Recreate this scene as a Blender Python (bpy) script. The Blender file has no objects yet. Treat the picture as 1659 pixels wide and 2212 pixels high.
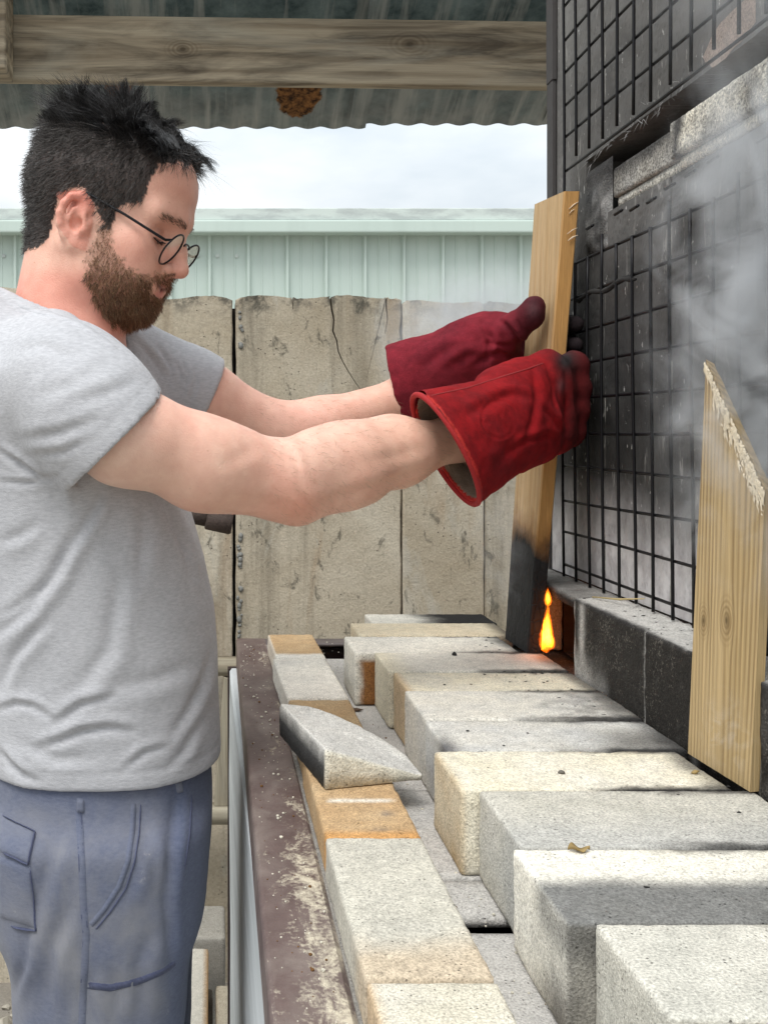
import bpy, bmesh, math, random
import numpy as np
from mathutils import Vector, Matrix, noise as mnoise
from mathutils.bvhtree import BVHTree

random.seed(7); RNG = np.random.default_rng(11)
SC = bpy.context.scene; COL = SC.collection
F, CX, CY, CZ = 2250.0, 460.0, 944.0, 1.36      # focal length and principal point of the photograph (1659 x 2212 px)

# ---------------------------------------------------------------- camera, sky, sun, exposure
cam = bpy.data.cameras.new('camera'); camo = bpy.data.objects.new('camera', cam); COL.objects.link(camo)
camo.location = (0, 0, CZ); camo.rotation_euler = (math.radians(90), 0, 0)
cam.sensor_width = 36; cam.lens = F / 2212 * 36; cam.shift_x = (829.5 - CX) / 2212; cam.shift_y = (CY - 1106) / 2212
cam.clip_start = 0.02; cam.clip_end = 500
cam.dof.use_dof = False
SC.camera = camo
SUN_EL, SUN_ROT = math.radians(62), math.radians(205)
w = bpy.data.worlds.new('World'); SC.world = w; w.use_nodes = True
nt = w.node_tree; nt.nodes.clear()
wo = nt.nodes.new('ShaderNodeOutputWorld'); bg = nt.nodes.new('ShaderNodeBackground')
sky = nt.nodes.new('ShaderNodeTexSky'); sky.sky_type = 'NISHITA'; sky.sun_disc = False
sky.sun_elevation = SUN_EL; sky.sun_rotation = SUN_ROT
tc = nt.nodes.new('ShaderNodeTexCoord'); mp = nt.nodes.new('ShaderNodeMapping'); mp.inputs['Scale'].default_value = (1, 1, 2.6)
n1 = nt.nodes.new('ShaderNodeTexNoise'); n1.inputs['Scale'].default_value = 3.2; n1.inputs['Detail'].default_value = 6; n1.inputs['Roughness'].default_value = .5
r1 = nt.nodes.new('ShaderNodeValToRGB')
r1.color_ramp.elements[0].position = .36; r1.color_ramp.elements[0].color = (7.2, 8.0, 8.6, 1)
r1.color_ramp.elements[1].position = .62; r1.color_ramp.elements[1].color = (10.6, 10.9, 11.0, 1)
mx = nt.nodes.new('ShaderNodeMix'); mx.data_type = 'RGBA'; mx.inputs[0].default_value = .93
L = nt.links.new
L(tc.outputs['Generated'], mp.inputs[0]); L(mp.outputs[0], n1.inputs['Vector']); L(n1.outputs['Fac'], r1.inputs[0])
# an overcast sky is brighter overhead than at the horizon
sx = nt.nodes.new('ShaderNodeSeparateXYZ'); L(tc.outputs['Generated'], sx.inputs[0]); gr = nt.nodes.new('ShaderNodeMapRange'); L(sx.outputs[2], gr.inputs['Value'])
gr.inputs['From Min'].default_value = 0; gr.inputs['From Max'].default_value = 1; gr.inputs['To Min'].default_value = .44; gr.inputs['To Max'].default_value = 1.7
sc_ = nt.nodes.new('ShaderNodeVectorMath'); sc_.operation = 'SCALE'; L(r1.outputs[0], sc_.inputs[0]); L(gr.outputs[0], sc_.inputs['Scale'])
L(sky.outputs[0], mx.inputs[6]); L(sc_.outputs[0], mx.inputs[7]); L(mx.outputs[2], bg.inputs[0]); L(bg.outputs[0], wo.inputs[0])
bg.inputs['Strength'].default_value = .10
sl = bpy.data.lights.new('sun', 'SUN'); so = bpy.data.objects.new('sun', sl); COL.objects.link(so)
sl.energy = 1.5; sl.angle = math.radians(25); sl.color = (1, .965, .92)
sd = Vector((-.28, -.42, .86)).normalized()      # towards the sun: above, a little behind and left of the camera
so.rotation_euler = sd.to_track_quat('Z', 'Y').to_euler(); so.location = (0, 0, 6)
SC.view_settings.view_transform = 'Standard'; SC.view_settings.look = 'None'; SC.view_settings.gamma = 1
SC.view_settings.exposure = 0.54; SC.view_settings.use_curve_mapping = False
SC.cycles.use_denoising = True; SC.cycles.max_bounces = 8; SC.cycles.volume_bounces = 1
SC.cycles.volume_step_rate = 1.0; SC.cycles.volume_max_steps = 128

# ---------------------------------------------------------------- helpers
def P(px, py, d): return np.array([(px - CX) * d / F, d, CZ + (CY - py) * d / F])
def proj(v): return CX + F * v[:, 0] / v[:, 1], CY - F * (v[:, 2] - CZ) / v[:, 1]

def perlin(p, seed=0):
    p = np.asarray(p, float); i = np.floor(p).astype(np.int64); f = p - i
    def g(dx, dy, dz):
        h = ((i[:, 0]+dx) * 374761393 + (i[:, 1]+dy) * 668265263 + (i[:, 2]+dz) * 2147483647 + seed * 1013904223) & 0xffffffff
        h = ((h ^ (h >> 13)) * 1274126177) & 0xffffffff; h = h ^ (h >> 16)
        a = (h & 1023) / 1023 * 2 * np.pi; z = ((h >> 10) & 1023) / 511.5 - 1; r = np.sqrt(np.maximum(0, 1 - z*z))
        return r*np.cos(a)*(f[:, 0]-dx) + r*np.sin(a)*(f[:, 1]-dy) + z*(f[:, 2]-dz)
    u = f*f*f*(f*(f*6-15)+10)
    def lerp(a, b, t): return a + (b-a)*t
    x00 = lerp(g(0,0,0), g(1,0,0), u[:,0]); x10 = lerp(g(0,1,0), g(1,1,0), u[:,0])
    x01 = lerp(g(0,0,1), g(1,0,1), u[:,0]); x11 = lerp(g(0,1,1), g(1,1,1), u[:,0])
    return lerp(lerp(x00, x10, u[:,1]), lerp(x01, x11, u[:,1]), u[:,2])
def fbm(p, seed=0, o=4):
    s = 0; a = 1; t = 0; p = np.asarray(p, float)
    for k in range(o): s = s + a*perlin(p * 2**k, seed+k); t += a; a *= .55
    return s / t * 1.6
def sstep(a, b, x): t = np.clip((x-a)/(b-a), 0, 1); return t*t*(3-2*t)

def tag(o, label=None, cat=None, group=None, kind=None):
    if label: o['label'] = label
    if cat: o['category'] = cat
    if group: o['group'] = group
    if kind: o['kind'] = kind
    return o
def empty(name, loc, label, cat, group=None):
    o = bpy.data.objects.new(name, None); COL.objects.link(o); o.location = loc; o.empty_display_size = .05
    return tag(o, label, cat, group)
def mk(name, v, f, mat, parent=None, smooth=False, col=None, origin=None):
    """one mesh object from world coordinates; quads or polygons; col = per vertex colour"""
    v = np.asarray(v, float); org = np.array(v.mean(0) if origin is None else origin)
    if parent is not None and origin is None: org = np.array(parent.matrix_basis.translation) if parent.parent is None else np.array(world_loc(parent))
    me = bpy.data.meshes.new(name); vv = v - org
    if isinstance(f, np.ndarray):
        n = f.shape[1]; me.vertices.add(len(v)); me.vertices.foreach_set('co', vv.astype(np.float32).ravel())
        me.loops.add(f.size); me.loops.foreach_set('vertex_index', f.astype(np.int32).ravel())
        me.polygons.add(len(f)); me.polygons.foreach_set('loop_start', np.arange(0, f.size, n, dtype=np.int32))
        me.update(calc_edges=True); me.validate()
    else:
        me.from_pydata(vv.tolist(), [], [list(q) for q in f]); me.update()
    if smooth: me.polygons.foreach_set('use_smooth', np.ones(len(me.polygons), bool))
    if col is not None:
        a = me.color_attributes.new('col', 'FLOAT_COLOR', 'POINT'); c = np.ones((len(v), 4), np.float32); c[:, :3] = col
        a.data.foreach_set('color', c.ravel())
    if mat: me.materials.append(mat)
    o = bpy.data.objects.new(name, me); COL.objects.link(o)
    if parent is not None: o.parent = parent; o.location = org - np.array(world_loc(parent))
    else: o.location = org
    return o
def world_loc(o):
    l = Vector(o.location)
    while o.parent: o = o.parent; l = l + o.location
    return l
def fix_normals(o):
    bm = bmesh.new(); bm.from_mesh(o.data); bmesh.ops.recalc_face_normals(bm, faces=bm.faces); bm.to_mesh(o.data); bm.free(); return o
class MB:
    """collects simple solids, built as ONE mesh"""
    def __init__(s): s.v = []; s.f = []
    def add(s, v, f):
        n = len(s.v); s.v += [tuple(map(float, q)) for q in v]; s.f += [[i+n for i in q] for q in f]; return s
    def box(s, a, b):
        x0, y0, z0 = a; x1, y1, z1 = b
        return s.add([(x0,y0,z0),(x1,y0,z0),(x1,y1,z0),(x0,y1,z0),(x0,y0,z1),(x1,y0,z1),(x1,y1,z1),(x0,y1,z1)],
                     [(0,3,2,1),(4,5,6,7),(0,1,5,4),(1,2,6,5),(2,3,7,6),(3,0,4,7)])
    def prism(s, poly, y0, y1):      # polygon of (x, z), extruded along y
        n = len(poly); v = [(x, y0, z) for x, z in poly] + [(x, y1, z) for x, z in poly]
        f = [list(range(n)), list(range(2*n-1, n-1, -1))] + [[i, i+n, (i+1) % n+n, (i+1) % n] for i in range(n)]
        return s.add(v, f)
    def tube(s, pts, r, n=8, cap=True):
        pts = [Vector(p) for p in pts]; m = len(pts); r = r if hasattr(r, '__len__') else [r]*m
        v = []; up = None
        for i, p in enumerate(pts):
            t = (pts[min(i+1, m-1)] - pts[max(i-1, 0)]).normalized()
            if up is None: up = t.orthogonal().normalized()
            up = (up - t*up.dot(t)).normalized(); b = t.cross(up)
            for k in range(n):
                a = 2*math.pi*k/n; v.append(p + (up*math.cos(a) + b*math.sin(a))*r[i])
        f = [[i*n+k, i*n+(k+1) % n, (i+1)*n+(k+1) % n, (i+1)*n+k] for i in range(m-1) for k in range(n)]
        if cap: f += [list(range(n-1, -1, -1)), list(range((m-1)*n, m*n))]
        return s.add(v, f)
    def build(s, name, mat, parent=None, smooth=False, bevel=0, origin=None, seg=2):
        o = mk(name, s.v, s.f, mat, parent, smooth, origin=origin); fix_normals(o)
        if bevel:
            bm = bmesh.new(); bm.from_mesh(o.data)
            bmesh.ops.bevel(bm, geom=[e for e in bm.edges if len(e.link_faces) == 2 and e.calc_face_angle() > .5], offset=bevel, segments=seg, affect='EDGES', profile=.6)
            bm.to_mesh(o.data); bm.free()
        return o

def rough_box(a, b, r=.004, cell=.009, chip=.003, seed=0, fine=.0006):
    """rounded, chipped box as (verts, quads)"""
    a = np.array(a, float); b = np.array(b, float); c = (a+b)/2; h = (b-a)/2
    n = np.clip(np.round(2*h/cell).astype(int), 2, 60); idx = {}; V = []; Q = []
    def vid(t):
        if t not in idx: idx[t] = len(V); V.append([2*t[k]/n[k]-1 for k in range(3)])
        return idx[t]
    for ax in range(3):
        u, w_ = (ax+1) % 3, (ax+2) % 3
        for side in (0, n[ax]):
            for i in range(n[u]):
                for j in range(n[w_]):
                    q = []
                    for (di, dj) in ((0,0),(1,0),(1,1),(0,1)):
                        t = [0,0,0]; t[ax] = side; t[u] = i+di; t[w_] = j+dj; q.append(vid(tuple(t)))
                    Q.append(q if side else q[::-1])
    V = np.array(V); n3 = np.sign(V)*(np.abs(V)**1.0)*h
    # denser rows next to the edges
    p = np.sign(V)*h*(1-(1-np.abs(V))**1.35)
    wp = p + c
    edge = np.sort(np.abs(p)/h, axis=1)[:, 1]
    no = fbm(wp*38, seed, 3)
    rr = r*(1+.8*np.clip(no, -.6, 1.2)) + chip*np.clip(fbm(wp*22, seed+9, 3)-.35, 0, 1)*4
    rr = np.minimum(rr, h.min()*.45)[:, None]
    inner = np.clip(p, -(h-rr), h-rr); d = p-inner; ln = np.linalg.norm(d, axis=1, keepdims=True)
    cheb = np.abs(d).max(1, keepdims=True)
    nrm = d/np.maximum(ln, 1e-9)
    p = inner + nrm*np.where(cheb > 0, np.minimum(rr, np.maximum(cheb, 1e-9)), 0)
    p = p + nrm*(fbm(wp*160, seed+3, 2)*fine)[:, None]
    return p + c, np.array(Q)

# ---------------------------------------------------------------- materials
class NB:
    def __init__(s, name):
        s.m = bpy.data.materials.new(name); s.m.use_nodes = True; s.t = s.m.node_tree; s.t.nodes.clear()
        s.out = s.n('OutputMaterial'); s.b = s.n('BsdfPrincipled'); s.t.links.new(s.b.outputs[0], s.out.inputs['Surface'])
        s.tc = s.n('TexCoord')
    def n(s, k): return s.t.nodes.new('ShaderNode'+k)
    def put(s, sock, v):
        if hasattr(v, 'is_output') or isinstance(v, bpy.types.NodeSocket): s.t.links.new(v, sock)
        elif isinstance(v, (tuple, list)) and sock.type == 'RGBA' and len(v) == 3: sock.default_value = (*v, 1)
        else: sock.default_value = v
    def co(s, kind='Object', scale=(1,1,1), loc=(0,0,0), rot=(0,0,0)):
        mp = s.n('Mapping'); s.t.links.new(s.tc.outputs[kind], mp.inputs[0]) if kind != 'World' else s.t.links.new(s.n('NewGeometry').outputs['Position'], mp.inputs[0])
        mp.inputs['Scale'].default_value = scale; mp.inputs['Location'].default_value = loc; mp.inputs['Rotation'].default_value = rot; return mp.outputs[0]
    def noise(s, vec, scale, detail=4, rough=.55, dist=0, out='Fac'):
        n = s.n('TexNoise'); s.put(n.inputs['Vector'], vec); n.inputs['Scale'].default_value = scale; n.inputs['Detail'].default_value = detail
        n.inputs['Roughness'].default_value = rough; n.inputs['Distortion'].default_value = dist; return n.outputs[out]
    def vor(s, vec, scale, feat='F1', out='Distance'):
        n = s.n('TexVoronoi'); n.feature = feat; s.put(n.inputs['Vector'], vec); n.inputs['Scale'].default_value = scale; return n.outputs[out]
    def ramp(s, fac, *st):
        r = s.n('ValToRGB'); s.put(r.inputs[0], fac); e = r.color_ramp.elements
        while len(e) < len(st): e.new(.5)
        for q, (p, c) in zip(e, st): q.position = p; q.color = (c, c, c, 1) if not hasattr(c, '__len__') else (*c, 1)
        return r.outputs[0]
    def mix(s, fac, a, b, mode='MIX'):
        m = s.n('Mix'); m.data_type = 'RGBA'; m.blend_type = mode; s.put(m.inputs[0], fac); s.put(m.inputs[6], a); s.put(m.inputs[7], b); return m.outputs[2]
    def math(s, op, a, b=0.0, c=None, clamp=False):
        m = s.n('Math'); m.operation = op; m.use_clamp = clamp; s.put(m.inputs[0], a); s.put(m.inputs[1], b)
        if c is not None: s.put(m.inputs[2], c)
        return m.outputs[0]
    def sep(s, vec): x = s.n('SeparateXYZ'); s.put(x.inputs[0], vec); return x.outputs
    def attr(s, name='col'): a = s.n('Attribute'); a.attribute_name = name; return a.outputs['Color']
    def objrand(s): return s.n('ObjectInfo').outputs['Random']
    def bump(s, h, dist=.001, strength=1.0, prev=None):
        b = s.n('Bump'); s.put(b.inputs['Height'], h); b.inputs['Distance'].default_value = dist; b.inputs['Strength'].default_value = strength
        if prev is not None: s.t.links.new(prev, b.inputs['Normal'])
        return b.outputs[0]
    def done(s, color=None, rough=.8, normal=None, metal=0, spec=None, **kw):
        if color is not None: s.put(s.b.inputs['Base Color'], color)
        s.put(s.b.inputs['Roughness'], rough); s.put(s.b.inputs['Metallic'], metal)
        if spec is not None: s.put(s.b.inputs['Specular IOR Level'], spec)
        if normal is not None: s.t.links.new(normal, s.b.inputs['Normal'])
        for k, v in kw.items(): s.put(s.b.inputs[k.replace('_', ' ')], v)
        return s.m

M = {}
def flat(name, color, rough=.6, metal=0, nscale=60, var=.25, spec=None, bump=0):
    b = NB(name); n = b.noise(b.co(), nscale, 5); c = b.mix(n, tuple(x*(1-var) for x in color), tuple(min(1, x*(1+var)) for x in color))
    M[name] = b.done(c, rough, b.bump(n, bump) if bump else None, metal, spec); return M[name]

def vcol(name, grain=700, gamt=.35, rough=.95, bump=.0006, grain2=90, g2=.18, pits=0, spec=.2, dark=(.02,.02,.02), specks=0):
    b = NB(name); co = b.co('World'); base = b.attr()
    g = b.noise(co, grain, 2, .7); h = b.noise(co, grain2, 4, .6)
    c = b.mix(1.0, base, b.ramp(g, (.3, 1-gamt), (.7, 1+gamt*.55)), 'MULTIPLY')
    c = b.mix(1.0, c, b.ramp(h, (.3, 1-g2), (.7, 1+g2*.4)), 'MULTIPLY')
    hh = b.math('ADD', g, b.math('MULTIPLY', h, .8))
    if pits:
        v = b.vor(co, pits); pm = b.ramp(v, (.10, 1.0), (.22, 0.0)); pm = b.math('MULTIPLY', pm, b.ramp(b.noise(co, pits*.23, 2), (.52, 0), (.6, 1)))
        c = b.mix(b.math('MULTIPLY', pm, .6), c, dark); hh = b.math('SUBTRACT', hh, pm)
    if specks:
        k = b.noise(co, specks, 3, .75); k2 = b.noise(co, specks*.07, 3, .6); k = b.math('ADD', k, b.math('MULTIPLY', b.math('SUBTRACT', k2, .5), .5)); c = b.mix(b.ramp(k, (.60, 0), (.72, .55)), c, b.mix(.6, base, (.42, .38, .32)))
    M[name] = b.done(c, rough, b.bump(hh, bump), spec=spec); return M[name]

vcol('firebrick', grain=520, gamt=.42, bump=.0012, pits=260, g2=.16)
vcol('soot_brick', grain=420, gamt=.4, bump=.0014, pits=180, specks=330)
vcol('painted_steel', grain=300, gamt=.12, rough=.55, bump=.0003, grain2=40, g2=.2, spec=.4)
vcol('leather', grain=900, gamt=.32, rough=.9, bump=.0007, grain2=70, g2=.3, spec=.2)
vcol('hair', grain=2500, gamt=.3, rough=.45, bump=0, grain2=300, g2=.3, spec=.5)
vcol('debris', grain=500, gamt=.4)

def concrete(name, c0, c1, scale=1.0, streaks=True):
    b = NB(name); rnd = b.objrand(); co = b.n('VectorMath'); co.operation = 'ADD'; b.t.links.new(b.co('World'), co.inputs[0])
    cm = b.n('CombineXYZ'); b.put(cm.inputs[0], b.math('MULTIPLY', rnd, 37)); b.put(cm.inputs[2], b.math('MULTIPLY', rnd, 11)); b.t.links.new(cm.outputs[0], co.inputs[1]); co = co.outputs[0]
    big = b.noise(co, 2.6*scale, 6, .62, .6); c = b.mix(b.ramp(big, (.35, 0), (.66, 1)), c0, c1)
    def stretch(sc):
        mp = b.n('Mapping'); b.t.links.new(co, mp.inputs[0]); mp.inputs['Scale'].default_value = sc; return mp.outputs[0]
    if streaks:
        st = b.noise(stretch((14, 14, 1.1)), 1.0, 6, .6, .4); c = b.mix(b.ramp(st, (.53, 0), (.68, .6)), c, (.17, .145, .105))
        st2 = b.noise(stretch((7, 7, .9)), 1.0, 5, .55, .8); c = b.mix(b.ramp(st2, (.55, 0), (.63, .5)), c, (.34, .235, .14))
        st3 = b.noise(stretch((5, 5, 2.0)), 1.3, 6, .6, 1.2); c = b.mix(b.ramp(st3, (.56, 0), (.64, .55)), c, (.52, .49, .42))
        sp = b.noise(stretch((26, 26, 14)), 1.0, 4, .7, .5); c = b.mix(b.ramp(sp, (.585, 0), (.67, .8)), c, (.12, .11, .085))
        zz = b.sep(b.co('World'))[2]; crust = b.math('MULTIPLY', b.ramp(b.math('SUBTRACT', zz, 1.0), (.655, 0), (.705, 1)), b.ramp(b.noise(co, 22, 5, .7), (.47, 0), (.60, .85))); c = b.mix(crust, c, (.075, .072, .06))
    f = b.noise(co, 170, 4, .7); c = b.mix(1.0, c, b.ramp(f, (.3, .78), (.7, 1.12)), 'MULTIPLY')
    v = b.vor(co, 90); pit = b.math('MULTIPLY', b.ramp(v, (.07, 1.0), (.16, 0.0)), b.ramp(b.noise(co, 14, 2), (.55, 0), (.62, 1)))
    c = b.mix(b.math('MULTIPLY', pit, .8), c, (.06, .055, .045))
    h = b.math('SUBTRACT', b.math('ADD', b.math('MULTIPLY', f, .5), b.noise(co, 24, 4)), pit)
    M[name] = b.done(c, .95, b.bump(h, .0035), spec=.2); return M[name]
concrete('wall_concrete', (.41, .345, .25), (.585, .525, .42))
concrete('ground_concrete', (.22, .20, .17), (.33, .30, .26), .8, False)
concrete('slab', (.40, .38, .345), (.47, .45, .42), 3, False)
concrete('pale_block', (.50, .47, .41), (.60, .57, .50), 3, False)

def wood(name, pale, dark, line, ring=90, axis=2, across=0, weather=0.0, char=None, side=None, knots=(), rough=.75):
    """grain along one axis of the object; optional charred foot and side colour"""
    b = NB(name); sc = [1, 1, 1]; sc[axis] = .055
    co = b.co('Object'); xyz = b.sep(co); cs = b.co('Object', tuple(sc))
    warp = b.noise(cs, 9, 3, .5); u = b.math('ADD', xyz[across], b.math('MULTIPLY', warp, .05))
    for (ka, kz, ks) in knots:
        da = b.math('SUBTRACT', xyz[across], ka); dz = b.math('MULTIPLY', b.math('SUBTRACT', xyz[axis], kz), .55)
        r2 = b.math('ADD', b.math('MULTIPLY', da, da), b.math('MULTIPLY', dz, dz))
        e = b.math('POWER', 2.718, b.math('MULTIPLY', r2, -1/(ks*ks)))
        u = b.math('SUBTRACT', u, b.math('MULTIPLY', e, b.math('MULTIPLY', da, .85)))
    s = b.math('SINE', b.math('MULTIPLY', u, ring*6.283)); s = b.math('ADD', b.math('MULTIPLY', s, .5), .5)
    s = b.math('MULTIPLY', s, b.ramp(b.noise(cs, 40, 2), (.3, .35), (.7, 1)))
    tone = b.noise(cs, 14, 4, .6); c = b.mix(b.ramp(tone, (.3, 0), (.7, 1)), pale, dark)
    if side is not None:
        nz = b.n('NewGeometry').outputs['Normal']; ax = b.sep(nz); c = b.mix(b.ramp(b.math('ABSOLUTE', ax[1]), (.6, 0), (.8, 1)), c, side)
    c = b.mix(b.math('MULTIPLY', b.math('POWER', s, 2.0), .85), c, line)
    for (ka, kz, ks) in knots:
        da = b.math('SUBTRACT', xyz[across], ka); dz = b.math('MULTIPLY', b.math('SUBTRACT', xyz[axis], kz), .6)
        r = b.math('SQRT', b.math('ADD', b.math('MULTIPLY', da, da), b.math('MULTIPLY', dz, dz)))
        rg_ = b.math('ADD', b.math('MULTIPLY', b.math('SINE', b.math('MULTIPLY', r, 6.283/(ks*.30))), .5), .5); c = b.mix(b.math('MULTIPLY', rg_, b.ramp(r, (ks*.7, .55), (ks*1.5, 0))), c, line)
        c = b.mix(b.ramp(r, (ks*.15, .8), (ks*.42, 0)), c, tuple(x*.4 for x in line))
    if weather:
        g = b.noise(b.co('Object', tuple(.12 if i == axis else 1 for i in range(3))), 16, 6, .6, 1.5)
        c = b.mix(b.ramp(g, (.42, 0), (.66, weather)), c, (.055, .042, .03))
        g2 = b.noise(b.co('Object', tuple(.2 if i == axis else 1 for i in range(3)), (5, 1, 2)), 8, 5, .6, 1.0)
        c = b.mix(b.ramp(g2, (.5, 0), (.68, .5)), c, (.42, .39, .31))
    fine = b.noise(b.co('Object', tuple(.02 if i == axis else 1 for i in range(3))), 420, 3, .6)
    c = b.mix(1.0, c, b.ramp(fine, (.3, .82), (.7, 1.08)), 'MULTIPLY'); h = b.math('ADD', fine, b.math('MULTIPLY', s, .7)); rg = rough
    if char is not None:
        z0, z1 = char; n = b.noise(b.co('Object', (1, 1, .45)), 22, 5, .6)
        zz = b.math('ADD', xyz[axis], b.math('MULTIPLY', b.math('SUBTRACT', n, .5), .11))
        c = b.mix(b.ramp(b.math('DIVIDE', b.math('SUBTRACT', zz, z0), .3), ((z1-z0)/.3-.02, .75), ((z1-z0)/.3+.10, 0)), c, (.20, .085, .022))
        k = b.ramp(b.math('DIVIDE', b.math('SUBTRACT', zz, z0), .3), ((z1-z0)/.3-.10, 1), ((z1-z0)/.3+.015, 0))
        crack = b.vor(b.co('Object', (1, 1, .5)), 120, 'DISTANCE_TO_EDGE')
        cc = b.mix(b.noise(co, 60, 4), (.007, .007, .008), (.026, .027, .028)); c = b.mix(k, c, cc)
        h = b.math('ADD', h, b.math('MULTIPLY', b.math('MULTIPLY', b.ramp(crack, (0, 0), (.12, 1)), k), 1.5))
    M[name] = b.done(c, rg, b.bump(h, .0007), spec=.25); return M[name]
# ---------------------------------------------------------------- ground and far setting
b_ = MB(); b_.add([(-150, -60, 0), (150, -60, 0), (150, 240, 0), (-150, 240, 0)], [(0, 1, 2, 3)])
tag(b_.build('ground', M['ground_concrete']), 'grey dusty concrete floor of the yard', kind='structure')

# pale green metal shed beyond the wall: one object for each sheet between two ribs
def green_paint():
    b = NB('green_paint'); co = b.co('World'); n = b.noise(co, 1.3, 5, .6); m = b.noise(b.co('World', (6, 6, .5)), 1.2, 4)
    c = b.mix(n, (.475, .565, .515), (.54, .625, .575)); c = b.mix(b.ramp(m, (.5, 0), (.75, .35)), c, (.40, .47, .43))
    M['green_paint'] = b.done(c, .5, spec=.4)
    b = NB('gutter_paint'); co = b.co('World'); n = b.noise(b.co('World', (1.2, 1, 4)), 3, 5, .65)
    c = b.mix(b.ramp(n, (.42, 0), (.62, .75)), (.56, .62, .585), (.36, .39, .385)); M['gutter_paint'] = b.done(c, .55)
green_paint()
SY = 8.0
shed = empty('metal_shed', (0, SY, 0), 'pale green metal shed with ribbed cladding and a long gutter behind the concrete wall', 'shed')
zt = CZ + (CY-508)*SY/F; x0 = -3.02; pitch = .2975
rib = [(0, 0), (.012, -.036), (.030, -.036), (.042, 0), (.118, 0), (.122, -.005), (.130, -.005), (.134, 0), (.205, 0), (.209, -.005), (.217, -.005), (.221, 0), (pitch, 0)]
proto = None
for k in range(27):
    if proto is None:
        v = [(x0+a, SY+y, z) for z in (0, zt) for a, y in rib]; n = len(rib)
        proto = mk('cladding_sheet', v, [(i, i+1, i+1+n, i+n) for i in range(n-1)], M['green_paint'], shed)
    else:
        o = proto.copy(); COL.objects.link(o); o.parent = shed; o.location = Vector(proto.location) + Vector((pitch*k, 0, 0))
g = MB(); z1 = CZ+(CY-484)*SY/F; z2 = CZ+(CY-457)*SY/F
g.box((-4, SY-.16, zt-.01), (7, SY-.03, z1)).build('gutter', M['green_paint'], shed, bevel=.012)
MB().box((-4, SY-.13, z1+.002), (7, SY+.6, z2)).build('roof_edge', M['gutter_paint'], shed, bevel=.008)
for k in range(1, 22):
    if k % 1 == 0:
        s = MB().tube([(x0+pitch*k*.5+.08, SY, zt-.16), (x0+pitch*k*.5+.08, SY-.012, zt-.16)], .016, 6).build('screw', M['gutter_paint'], shed)

# concrete wall of upright slabs; each slab is an object
WY = 2.6
wall = empty('concrete_wall', (0, WY, 0), 'weathered wall of upright concrete slabs behind the man', 'wall')
def wx(px): return (px-CX)*WY/F
def wz(py): return CZ+(CY-py)*WY/F
def slab(xa, xb, top, cracks=(), seed=0, chip=.0012):
    r = np.random.default_rng(seed)
    def jit(pts, amp): return [(x+r.normal()*amp, z+r.normal()*amp) for x, z in pts]
    n = 46
    zs = np.linspace(-.02, top-.007, n)
    L_ = [(xa + max(0, r.normal())*chip, z) for z in zs]; R_ = [(xb - max(0, r.normal())*chip, z) for z in zs[::-1]]
    xs = np.linspace(xa+.006, xb-.006, 50)[1:-1]; T_ = []
    tz = lambda x: top + .004*math.sin(x*31+seed) + r.normal()*.0007
    cr = sorted(cracks, key=lambda c: c[0][0])
    for x in xs:
        while cr and cr[0][0][0] <= x:
            pts = cr.pop(0); wdt = np.linspace(.0024, .0006, len(pts)); down = [(px_-w_, pz_) for (px_, pz_), w_ in zip(pts, wdt)]; up = [(px_+w_, pz_) for (px_, pz_), w_ in zip(pts, wdt)][::-1]
            T_ += down + up
            last = up[-1][0]
        if T_ and x <= T_[-1][0] + .004: continue
        T_.append((x, tz(x)))
    poly = L_ + T_ + R_
    y0, y1 = WY + r.normal()*.004, WY+.11
    bm = bmesh.new(); vs = [bm.verts.new((x, y0, z)) for x, z in poly]; fc = bm.faces.new(vs)
    ex = bmesh.ops.extrude_face_region(bm, geom=[fc])
    bmesh.ops.translate(bm, vec=(0, y1-y0, 0), verts=[e for e in ex['geom'] if isinstance(e, bmesh.types.BMVert)])
    bmesh.ops.recalc_face_normals(bm, faces=bm.faces)
    fr = [e for e in bm.edges if all(abs(v.co.y-y0) < 1e-6 for v in e.verts) and not all(xa+.02 < v.co.x < xb-.02 and v.co.z > .05 for v in e.verts)]
    bmesh.ops.bevel(bm, geom=fr, offset=.0035, segments=1, affect='EDGES')
    bmesh.ops.triangulate(bm, faces=[f for f in bm.faces if len(f.verts) > 4])
    me = bpy.data.meshes.new('wall_slab'); bm.to_mesh(me); bm.free(); me.materials.append(M['wall_concrete'])
    o = bpy.data.objects.new('wall_slab', me); COL.objects.link(o); o.parent = wall; o.location = (0, -WY, 0); return o
crack = [(wx(x), wz(y)) for x, y in ((714, 641), (717, 665), (722, 690), (720, 715), (728, 735), (732, 760), (740, 778), (752, 800), (766, 822), (778, 840), (780, 868))]
slab(wx(-330), wx(-160), wz(612), seed=3); slab(wx(-157), wx(48), wz(619), seed=1); slab(wx(51), wx(503), wz(643), seed=2)
slab(wx(509.5), wx(868.4), wz(641), [crack, [(wx(836), wz(641)), (wx(835), wz(660)), (wx(838), wz(690)), (wx(832), wz(720))], [(wx(632), wz(641)), (wx(634), wz(668))]], seed=4, chip=.0022)
slab(wx(870.6), wx(1046), wz(651), seed=5); slab(wx(1048.5), wx(1235), wz(652), seed=6); slab(wx(1238), wx(1600), wz(650), seed=7); slab(wx(1603), wx(1965), wz(648), seed=8)
MB().box((wx(495), WY+.06, 0), (wx(522), WY+.10, wz(660))).build('joint_backing', flat('joint_dark', (.03, .026, .022), .95), wall)  # dark panel added behind the slab joint so the gap looks dark
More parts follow.
